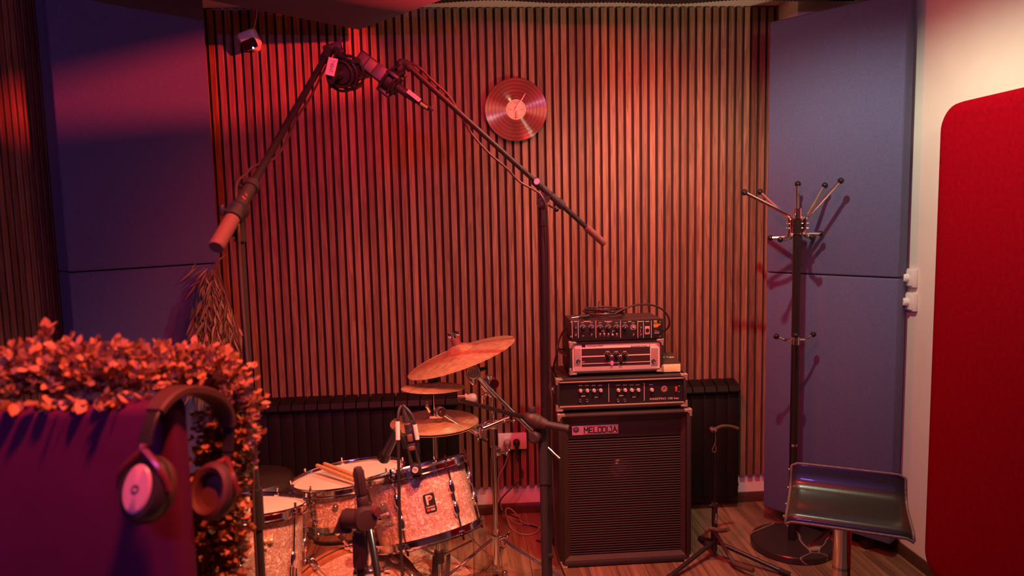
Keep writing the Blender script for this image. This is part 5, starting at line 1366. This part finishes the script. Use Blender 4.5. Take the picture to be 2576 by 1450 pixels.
for (ux, uy, uY), (lx, ly, lY) in (((1872, 484, 2.97), (1963, 603, 2.98)), ((1912, 483, 3.14), (1938, 599, 3.11)), ((2007, 463, 3.13), (2003, 590, 3.10)), ((2075, 467, 3.055), (2064, 588, 3.07)), ((2115, 455, 2.97), (2043, 597, 2.98))):
    U = P(ux, uy, uY); Lw = P(lx, ly, lY)
    du = V((U.x-B.x, U.y-B.y, 0)).normalized()
    pts = [U, B+V((0, 0, zh1+.028))+du*.052+(U-(B+V((0, 0, zh1+.028))+du*.052))*.08, B+V((0, 0, zh1+.012))+du*.036, B+V((0, 0, zh1-.01))+du*.031, B+V((0, 0, zh0))+du*.031]
    dl = V((Lw.x-B.x, Lw.y-B.y, 0)).normalized()
    pts += [B+V((0, 0, zh0-.025))+(du*.5+dl*.5)*.036, V((B.x, B.y, Lw.z+.002))+dl*.062, Lw+V((0, 0, .0))]
    mb = MB(); mb.tube(pts, .0078, 10, 6); arm = mb.build('arm', CHR, root)
    mb = MB(); mb.ball(U, .0135, 18); mb.build('ball_tip', BLKG, arm)
    mb = MB(); mb.ball(Lw, .0125, 18); mb.build('ball_tip', BLKG, arm)
    mb = MB()
    for z in (zh1-.012, zh0+.006): mb.cyl(B+V((0, 0, z))+du*.015, B+V((0, 0, z))+du*.045, .0028, seg=8); mb.ball(B+V((0, 0, z))+du*.045, .0042, 8)
    mb.build('rivet', CHR, arm)
for px, py, yy in ((1953, 847, 3.03), (2046, 842, 3.06), (2002, 845, 2.96)):
    E_ = P(px, py, yy); dd = V((E_.x-B.x, E_.y-B.y, 0)).normalized()
    mb = MB(); mb.tube([V((B.x, B.y, E_.z-.018))+dd*.016, V((B.x, B.y, E_.z-.019))+dd*.05, V((B.x, B.y, E_.z-.01))+dd*.075, E_], .0056, 10, 5); hk = mb.build('hook', CHR, root)
    mb = MB(); mb.ball(E_, .0125, 18); mb.build('ball_tip', BLKG, hk)

# ================================================================== bar stool
SC_ = V((P(2131, 1270, 2.06).x, 2.06, 0))
zs = P(2140, 1336, 1.945).z+.02
yaw = rad(-28)
root = thing('bar_stool', 'black padded bar stool with worn piping on a chrome column', 'stool', SC_)
Mst = Matrix.Translation((SC_.x, SC_.y, zs)) @ Matrix.Rotation(yaw, 4, 'Z')
W = .335
prof = [(.112, .086), (.109, .080), (.100, .05), (.089, .028), (.068, .014), (.03, .007), (-.03, .005), (-.08, .005), (-.106, .002), (-.118, -.007), (-.123, -.020)]
prof = [(p.x, p.y) for p in smoothpts([(a, b_, 0) for a, b_ in prof], 4)]
nx = 20
def seatpt(i, j, off=0):
    y, z = prof[j]; t = -1+2*i/nx
    e = max(0, abs(t)-.86)/.14
    jj = j/(len(prof)-1)
    w = W/2*(1+.03*jj)
    # rounded corners top and bottom
    return V((t*w, y, z-.010*e*e))
T = 0.034
mb = MB(); up = []; dn = []
for j in range(len(prof)):
    a = V((0, *prof[max(0, j-1)])); b_ = V((0, *prof[min(len(prof)-1, j+1)])); n_ = (b_-a).normalized().cross(V((1, 0, 0))); 
    if n_.z > 0: n_ = -n_
    if abs(n_.z) < .15: n_ = V((0, abs(n_.y), n_.z))
    up.append([mb.bm.verts.new(seatpt(i, j)) for i in range(nx+1)]); dn.append([mb.bm.verts.new(seatpt(i, j)+n_*T) for i in range(nx+1)])
J = len(prof)
for j in range(J-1):
    for i in range(nx):
        mb.bm.faces.new((up[j][i], up[j][i+1], up[j+1][i+1], up[j+1][i])); mb.bm.faces.new((dn[j][i], dn[j+1][i], dn[j+1][i+1], dn[j][i+1]))
    for i in (0, nx): mb.bm.faces.new((up[j][i], up[j+1][i], dn[j+1][i], dn[j][i]))
for j in (0, J-1):
    for i in range(nx): mb.bm.faces.new((up[j][i], up[j][i+1], dn[j][i+1], dn[j][i]))
mb._x(list(mb.bm.verts), Mst)
seat = mb.build('seat', LEATH, root, angle=60)
edge = [seatpt(0, j) for j in range(J)]+[seatpt(i, J-1) for i in range(1, nx+1)]+[seatpt(nx, j) for j in range(J-2, -1, -1)]+[seatpt(i, 0) for i in range(nx-1, 0, -1)]
mb = MB(); e2 = [Mst @ p for p in edge]; mb.tube(e2+[e2[0]], .0042, 8, 1); mb.build('piping', PIPING, seat)
mb = MB()
for k in (3, 12, 22, 30): mb.ball(Mst @ (edge[min(k, J-1)]+V((-.007, -.004, -.01))), .0045, 8)
mb.build('studs', STEEL, seat)
col = Mst @ V((-.012, 0, 0))
mb = MB(); mb.cyl((col.x, col.y, zs-.20), (col.x, col.y, zs-.02), .0265, seg=32); mb.cyl((col.x, col.y, .03), (col.x, col.y, zs-.19), .0265, seg=32); mb.build('column', CHR, root)
mb = MB(); mb.lathe([(0, 0), (.19, 0), (.195, .006), (.17, .014), (.06, .03), (.03, .05), (0, .05)], M=Matrix.Translation((col.x, col.y, 0)), seg=64); mb.build('base', CHR, root)
mb = MB(); mb.box((col.x, col.y, zs-.035), (.16, .12, .012), bev=.003); mb.build('seat_plate', BLK, root)
a_, b_ = P(2036, 1374, 2.02), P(2082, 1338, 2.05)
mb = MB(); mb.tube([a_, b_, (col.x, col.y, zs-.032)], .0052, 10, 3); mb.build('height_lever', mat('lever_copper', (.4, .16, .12), .3, .6), root)

# ================================================================== guitar stand
G = PZ(1797, 1402, .0)
G = V((G.x, G.y, 0))
root = thing('guitar_stand', 'black tubular guitar stand between the bass cabinet and the coat rack', 'guitar stand', G)
def GP(px, py, dy=0): return P(px, py, G.y+dy)
zn = GP(1795, 1215).z; ztop_ = GP(1796, 1082).z
mb = MB(); mb.cyl((G.x, G.y, .03), (G.x, G.y, GP(1797, 1270).z), .0125); lt = mb.build('lower_tube', BLK, root)
mb = MB(); mb.cyl((G.x, G.y, GP(1797, 1272).z), (G.x, G.y, ztop_), .0062); mb.build('upper_tube', BLKG, root)
mb = MB(); mb.cyl((G.x, G.y, GP(1797, 1274).z), (G.x, G.y, GP(1797, 1266).z), .0150); mb.cyl((G.x-.012, G.y-.004, GP(1797, 1271).z), (G.x-.03, G.y-.01, GP(1797, 1271).z), .006); mb.build('height_collar', BLKM, root)
zl = GP(1798, 1302).z
text('tube_lettering', 'Clifton', MX((G.x+.001, G.y-.0128, zl), (0, -1, 0), (0, 0, 1)), .045, .0085, PRINT, lt, .0006, shear=.2)
# neck yoke
y0, y1 = GP(1790, 1086, -.05), GP(1857, 1083, .10)
mb = MB(); mb.tube([GP(1795, 1086, -.07), GP(1789, 1079, -.05), (G.x, G.y, ztop_+.004), GP(1818, 1073, .05), GP(1840, 1074, .08), GP(1856, 1079, .09)], .0078, 10, 5); mb.build('neck_yoke', RUBB, root)
mb = MB(); mb.ball(GP(1798, 1084, -.06), .011, 12); mb.build('yoke_end', RUBB, root)
mb = MB(); mb.tube([GP(1799, 1088, -.06), GP(1800, 1110, -.06), GP(1797, 1120, -.06), GP(1792, 1134, -.06), GP(1796, 1139, -.06), GP(1801, 1134, -.06), GP(1799, 1118, -.06)], .0022, 6, 5); mb.build('retaining_strap', RUBB, root)
# body yoke and rests
mb = MB(); mb.tube([GP(1784, 1330, -.02), GP(1795, 1332, -.03), GP(1812, 1336, -.06), GP(1832, 1332+1, -.10)], .0095, 12, 4); mb.build('body_rest', RUBB, root)
mb = MB(); mb.tube([GP(1790, 1332, -.02), GP(1806, 1350, -.03), GP(1822, 1378, -.05), GP(1838, 1405, -.08), GP(1850, 1420, -.12), GP(1895, 1436, -.2)], [.0085, .0085, .009, .009, .010, .010], 10, 5); mb.build('support_arm', RUBB, root)
mb = MB(); mb.cyl((G.x, G.y, .075), (G.x, G.y, .12), .016); mb.build('leg_collar', BLK, root)
for k, (px, py) in enumerate(((1672, 1462), (1985, 1446), (1778, 1374))):
    f = PZ(px, py, .012); dd = V((f.x-G.x, f.y-G.y, 0)); L_ = min(dd.length, .36) if k < 2 else .16; f = V((G.x, G.y, .012))+dd.normalized()*L_
    if k < 2: f = PZ(px, py, .012)
    mb = MB(); mb.cyl((G.x, G.y, .075), f, .0095, seg=12); lg = mb.build('leg', BLK, root)
    mb = MB(); d_ = (f-V((G.x, G.y, .075))).normalized(); mb.cyl(f-d_*.04, f+d_*.004, .0118); mb.build('rubber_foot', RUB, lg)

# ================================================================== hanging bamboo
H0 = P(548, 657, 3.20)
root = thing('hanging_bamboo', 'bunch of artificial bamboo leaves hanging beside the left corner panel', 'plant', H0-V((0, 0, .75)))
mb = MB(); mb2 = MB(); rnd = random.Random(3)
def leaf(mbx, p, d, L, w, up):
    d = V(d).normalized(); s = d.cross(up)
    if s.length < .1: s = d.cross(V((1, 0, 0)))
    s.normalize(); n_ = s.cross(d)
    q = [p, p+d*L*.3+s*w+n_*w*.25, p+d*L*.3-s*w+n_*w*.25, p+d*L*.3-n_*w*.2, p+d*L*.65+s*w*.75+n_*w*.2, p+d*L*.65-s*w*.75+n_*w*.2, p+d*L*.65-n_*w*.25, p+d*L-n_*w*.4]
    v = [mbx.bm.verts.new(x) for x in q]
    for f in ((0, 1, 3), (0, 3, 2), (1, 4, 6, 3), (3, 6, 5, 2), (4, 7, 6), (6, 7, 5)): mbx.bm.faces.new([v[k] for k in f])
for k in range(30):
    ex = rnd.uniform(478, 618) if k > 5 else rnd.uniform(505, 560); ey = rnd.uniform(800, 1000)
    e = P(ex, ey, rnd.uniform(3.02, 3.16))
    mid = H0*.5+e*.5+V((rnd.uniform(-.02, .02), rnd.uniform(-.05, 0), rnd.uniform(.0, .05)))
    pts = smoothpts([H0+V((0, -.01, 0)), mid, e], 8)
    mb2.tube(pts, .0016, 5, 1)
    for q in range(3, len(pts)):
        for _ in range(1):
            d = V((rnd.uniform(-.6, .55), rnd.uniform(-.45, .05), -1))
            leaf(mb, pts[q]+V((rnd.uniform(-.01, .01), rnd.uniform(-.02, 0), 0)), d, rnd.uniform(.055, .095), rnd.uniform(.0045, .0085), V((rnd.uniform(-.5, .5), -1, 0)))
for k in range(16):
    d = V((rnd.uniform(-1, .1), rnd.uniform(-.4, -.05), rnd.uniform(-.9, -.3))); leaf(mb, H0+V((rnd.uniform(-.09, .0), -.02, rnd.uniform(-.1, 0))), d, rnd.uniform(.06, .11), .004, V((0, -1, 0)))
leaf(mb, H0, V((.5, -.1, .35)), .06, .004, V((0, -1, 0)))
mb.build('bamboo_leaves', BAMB, root)
mb2.tube([H0, H0+V((.0, .03, .01)), H0+V((0, .1, .0))], .003, 6, 3); mb2.build('stems', LEAFS, root)
# ================================================================== padded screen in the foreground
Yg = 1.12
pf = P(434, 1060, Yg); Xr_ = pf.x
Yb_ = PX(478, 1060, Xr_).y
Yb_ = min(max(Yb_, Yg+.05), Yg+.11)
zt_ = P(300, 1024, Yg).z
root = thing('acoustic_screen', 'padded violet-blue screen in the near left corner with headphones hung on its corner', 'acoustic screen', (Xr_-.4, (Yg+Yb_)/2, 0))
mb = MB(); mb.box((Xr_-.42, (Yg+Yb_)/2, (zt_+.04)/2), (.84, Yb_-Yg, zt_-.04), bev=.018, seg=4); mb.build('padded_panel', FABG, root)
for s in (-.75, -.1):
    mb = MB(); mb.box((Xr_+s, (Yg+Yb_)/2, .02), (.05, .36, .04), bev=.006); mb.build('foot', BLKM, root)

# garland
root = thing('leaf_garland', 'garland of small eucalyptus leaves draped over the padded screen', 'garland', (Xr_-.2, Yb_, zt_))
rnd = random.Random(11)
path = smoothpts([P(-60, 985, 1.20), P(60, 975, 1.19), P(180, 968, 1.19), P(300, 975, 1.19), P(400, 975, 1.25), P(480, 968, 1.30), P(540, 990, 1.33), P(572, 1045, 1.35), P(562, 1130, 1.36), P(548, 1230, 1.36), P(545, 1330, 1.36), P(538, 1420, 1.36), P(532, 1500, 1.36)], 12)
ml = MB(); ms = MB()
def eleaf(p, d, L, w):
    d = V(d).normalized(); s = d.cross(V((rnd.uniform(-1, 1), rnd.uniform(-1, 1), rnd.uniform(-1, 1))))
    if s.length < .05: return
    s.normalize(); n_ = s.cross(d); c = n_*rnd.uniform(.1, .35)*w
    q = [p, p+d*L*.22+s*w*.62+c*.4, p+d*L*.22-s*w*.62+c*.4, p+d*L*.5+s*w+c, p+d*L*.5-s*w+c, p+d*L*.78+s*w*.62+c*.5, p+d*L*.78-s*w*.62+c*.5, p+d*L, p+d*L*.5]
    v = [ml.bm.verts.new(x) for x in q]
    for f in ((0, 1, 8), (0, 8, 2), (1, 3, 8), (2, 8, 4), (3, 5, 8), (4, 8, 6), (5, 7, 8), (8, 7, 6)): ml.bm.faces.new([v[k] for k in f])
N = len(path)
for i in range(N-1):
    a, b_ = path[i], path[i+1]; hang = i > N*.56
    for _ in range(15):
        o = a+(b_-a)*rnd.random()
        d = V((rnd.gauss(0, .6), rnd.gauss(-.15, .55), rnd.gauss(.75, .5))) if not hang else V((rnd.gauss(.25, .7), rnd.gauss(-.1, .5), rnd.gauss(-.1, .7)))
        d.normalize(); L = rnd.uniform(.035, .075) if not hang else rnd.uniform(.03, .06)
        if i > N*.42 and i < N*.62: L *= 1.1
        tip = o+d*L
        if hang and tip.x < Xr_+.012 and tip.y < Yb_+.03: continue
        if not hang and tip.z < zt_+.004 and tip.x < Xr_+.03 : tip.z = zt_+rnd.uniform(.004, .03); 
        ms.tube([o, (o+tip)/2+V((0, 0, .004)), tip], .0009, 4, 2)
        m = 3
        for k in range(m):
            q = o+(tip-o)*(k+1)/m
            for s in (-1, 1):
                e = d*.7+V((rnd.gauss(0, .7), rnd.gauss(-.1, .6), rnd.gauss(.25, .5)))
                eleaf(q, e, rnd.uniform(.012, .020), rnd.uniform(.004, .0065))
tall = [P(95, 960, 1.19), P(100, 910, 1.19), P(112, 870, 1.19), P(118, 828, 1.19)]
ms.tube(tall, .0011, 4, 3)
for k, q in enumerate(smoothpts(tall, 5)):
    for s in range(3): eleaf(q, V((rnd.gauss(0, .8), rnd.gauss(0, .6), .8)), rnd.uniform(.014, .024), .0065)
for _ in range(34):
    o = P(rnd.uniform(40, 330), rnd.uniform(985, 1010), 1.15)
    eleaf(V((o.x, Yg+rnd.uniform(-.006, .03), zt_+.012)), V((rnd.gauss(0, .5), -.5, rnd.gauss(-.5, .4))), rnd.uniform(.018, .026), rnd.uniform(.008, .011))
ms.tube(path, .0022, 6, 1)
ml.build('leaves', LEAF, root); ms.build('stems', LEAFS, root)

# headphones
cL, cR = P(368, 1232, 1.055), P(541, 1236, 1.225)
h = (cR-cL); sep = h.length; h.normalize(); nn = V((h.y, -h.x, 0)).normalized(); up_ = nn.cross(h)
if up_.z < 0: up_ = -up_
mid = (cL+cR)/2
root = thing('headphones', 'large over-ear headphones hung over the corner of the padded screen', 'headphones', mid-V((0, 0, .05)))
zb_ = .062; hgt0 = P(456, 990, 1.14).z-mid.z-zb_
def arch(t, grow=0):
    a = sep*.5+.022+grow; hgt = hgt0+grow
    c_ = cos(t); s_ = sin(t)
    return mid+h*(-a*math.copysign(abs(c_)**.8, c_))+up_*(zb_+hgt*abs(s_)**.85)
def band(nm, m, t0, t1, w0, th, n=40, grow=0, wm=None):
    mb = MB(); rings = []
    for i in range(n+1):
        t = t0+(t1-t0)*i/n; p = arch(t, grow); q = arch(t+.01, grow); d = (q-p).normalized(); rdl = nn.cross(d)
        w = w0 if wm is None else w0+(wm-w0)*sin(pi*i/n)
        rings.append([mb.bm.verts.new(p+nn*x*w/2+rdl*y*th/2) for x, y in ((-.8, -1), (.8, -1), (1, -.6), (1, .6), (.8, 1), (-.8, 1), (-1, .6), (-1, -.6))])
    for a, b_ in zip(rings, rings[1:]):
        for j in range(8): mb.bm.faces.new((a[j], a[(j+1) % 8], b_[(j+1) % 8], b_[j]))
    mb.bm.faces.new(rings[0][::-1]); mb.bm.faces.new(rings[-1])
    return mb.build(nm, m, root)
band('headband', mat('headband_soft_brown', (.075, .03, .028), .5), rad(28), rad(152), .028, .015, wm=.040)
band('slider_arm', mat('arm_black', (.025, .018, .018), .3), rad(0), rad(34), .020, .008, 14)
band('slider_arm', mat('arm_black', (.025, .018, .018)), rad(146), rad(180), .020, .008, 14)
for c, ax_, nm in ((cL, -h, 'outer'), (cR, h, 'inner')):
    S = Matrix.Diagonal((.80, 1.06, 1, 1)); M = MX(c, ax_, nn) @ S
    mb = MB(); mb.lathe([(0, -.004), (.046, -.004), (.0475, .002), (.045, .012), (.038, .020), (.0, .022)], M=M, seg=48); cup = mb.build('ear_cup', mat('cup_black', (.03, .018, .02), .35), root)
    mb = MB(); mb.lathe([(.026, -.006), (.026, -.012), (.030, -.022), (.037, -.026), (.044, -.022), (.047, -.012), (.045, -.004)], M=M, seg=48); mb.lathe([(0, -.0045), (.03, -.0045)], M=M, seg=32); mb.build('ear_cushion', CUSH, cup)
    mb = MB(); M2 = MX(c, ax_, nn) @ Matrix.Diagonal((.54, .86, 1, 1)); mb.lathe([(.041, .017), (.041, .022), (.037, .0245), (0, .0255)], M=M2, seg=48); pl = mb.build('cup_plate', PURP, cup)
    mb = MB(); Mk_ = MX(c, ax_, nn); mb.torus(.005, .0012, M=Mk_ @ Matrix.Translation((0, 0, .0258)), seg=20, sg=6); mb.build('plate_logo', INK, pl)
    top_ = c+up_*.052+ax_*.012; e = arch(0 if ax_ is not h and (c-cL).length < .001 else pi)
    mb = MB(); mb.tube([e, (e+top_)/2+ax_*.006, c+V((0, 0, .03))+nn*.03+ax_*.006, c+nn*.040+ax_*.004], .0055, 8, 5); mb.tube([e, (e+top_)/2+ax_*.006, c+V((0, 0, .03))-nn*.03+ax_*.006, c-nn*.040+ax_*.004], .0055, 8, 5); mb.build('yoke', mat('yoke_red_sheen', (.25, .05, .05), .25, .5), root)

# ================================================================== camera
cam = bpy.data.cameras.new('camera'); co = bpy.data.objects.new('camera', cam); COL.objects.link(co)
cam.sensor_width = 36; cam.sensor_fit = 'HORIZONTAL'; cam.lens = FPX/2576*36
cam.clip_start = .02; cam.clip_end = 50
co.matrix_world = Matrix(((CR.x, CU.x, -CF.x, CAM.x), (CR.y, CU.y, -CF.y, CAM.y), (CR.z, CU.z, -CF.z, CAM.z), (0, 0, 0, 1)))
cam.dof.use_dof = True; cam.dof.focus_distance = 2.8; cam.dof.aperture_fstop = 2.6
scn.camera = co

# ================================================================== lights
def light(name, kind, loc, col, e, to=None, size=.05, ang=None, blend=.3, sy=None):
    l = bpy.data.lights.new(name, kind); l.color = col; l.energy = e
    if kind == 'AREA':
        l.size = size
        if sy: l.shape = 'RECTANGLE'; l.size_y = sy
    else: l.shadow_soft_size = size
    if kind == 'SPOT': l.spot_size = rad(ang); l.spot_blend = blend
    o = bpy.data.objects.new(name, l); COL.objects.link(o); o.location = loc
    if to is not None: o.rotation_euler = (V(to)-V(loc)).to_track_quat('-Z', 'Y').to_euler()
    return o
RED = (1, .035, .03); WARM = (1, .62, .34)
RL = V((.19, 2.75, 2.42))
light('red_lamp', 'SPOT', (.25, 2.75, 2.445), RED, 20, (1.6, 3.1, 1.0), .025, 118, .6)
light('red_wall_fill', 'SPOT', (.37, 2.2, 2.42), RED, 112, (.2, 3.5, 1.35), .05, 104, .7)  # added red fill for the middle of the back wall
light('red_wash', 'SPOT', (.15, 1.35, 2.50), RED, 235, (.25, 3.5, .9), .38, 88, .5)
# unseen lamp added above view; two blades shape the red beam on the left
LPo = V((.5, 2.3, 2.45)); bd_ = V((-.846, .514, -.139)).normalized()
light('red_beam', 'SPOT', LPo, RED, 300, LPo+bd_, .006, 50, .3)
root = thing('added_beam_lamp', 'added black lamp with two blades shaping the red beam, unseen above the picture', 'lamp', LPo)
for nu in (V((-.24, -.28, .93)), V((.23, -.05, -.97))):
    nu.normalize(); q = (bd_-nu*bd_.dot(nu)).normalized(); p0 = LPo+q*(.14/q.dot(bd_)); e = nu.cross(bd_).normalized(); o_ = e.cross(bd_).normalized()
    if o_.dot(nu) < 0: o_ = -o_
    mb = MB(); c_ = p0+o_*.045
    mb.box((0, 0, 0), (.24, .09, .002), M=Matrix(((e.x, o_.x, bd_.x, c_.x), (e.y, o_.y, bd_.y, c_.y), (e.z, o_.z, bd_.z, c_.z), (0, 0, 0, 1)))); mb.build('beam_shaping_blade', BLKM, root)
mb = MB(); mb.lathe([(0, -.14), (.05, -.13), (.055, -.02), (.05, -.02), (.045, -.12), (0, -.12)], M=MX(LPo, bd_), seg=24); mb.build('added_lamp_housing', BLKM, root)
mb = MB(); mb.cyl(LPo-bd_*.09+V((0, 0, .05)), (LPo.x+.07, LPo.y-.045, ZC), .008); mb.build('yoke', BLKM, root)
light('red_front', 'SPOT', (-.05, .85, 2.47), (1, .13, .06), 215, (-.55, 1.6, .5), .05, 80, .8)
light('drum_fill', 'SPOT', (.25, 1.25, 2.50), (1, .36, .2), 215, (-.33, 2.2, .5), .05, 46, .7)  # added orange fill aimed at the drums
light('white_spot', 'SPOT', (.95, 2.25, 2.45), (1, .9, .64), 58, (1.25, 2.6, 0), .02, 150, .5)
light('warm_spot', 'SPOT', (1.35, .45, 2.51), WARM, 44, (.9, 3.5, 1.5), .14, 58, .9)
light('warm_low_fill', 'SPOT', (1.5, .9, .9), (1, .7, .45), 120, (.75, 3.55, 2.56), .1, 44, .9)  # added fill from below to brighten the ceiling strip above the slats
light('violet_strip', 'AREA', (-.6, -.6, 2.35), (.42, .2, 1), 12, (-1.1, 3.0, 1.4), .4, sy=.04)
light('warm_ceiling', 'SPOT', (1.2, .6, 2.5), (1, .78, .5), 36, (1.91, 1.75, 2.0), .1, 52, .8)
w = bpy.data.worlds.new('world'); scn.world = w; w.use_nodes = True
w.node_tree.nodes['Background'].inputs['Color'].default_value = (.02, .01, .012, 1)
w.node_tree.nodes['Background'].inputs['Strength'].default_value = .2
vs = scn.view_settings; vs.view_transform = 'Standard'; vs.look = 'None'; vs.exposure = 0; vs.gamma = 1; vs.use_curve_mapping = False
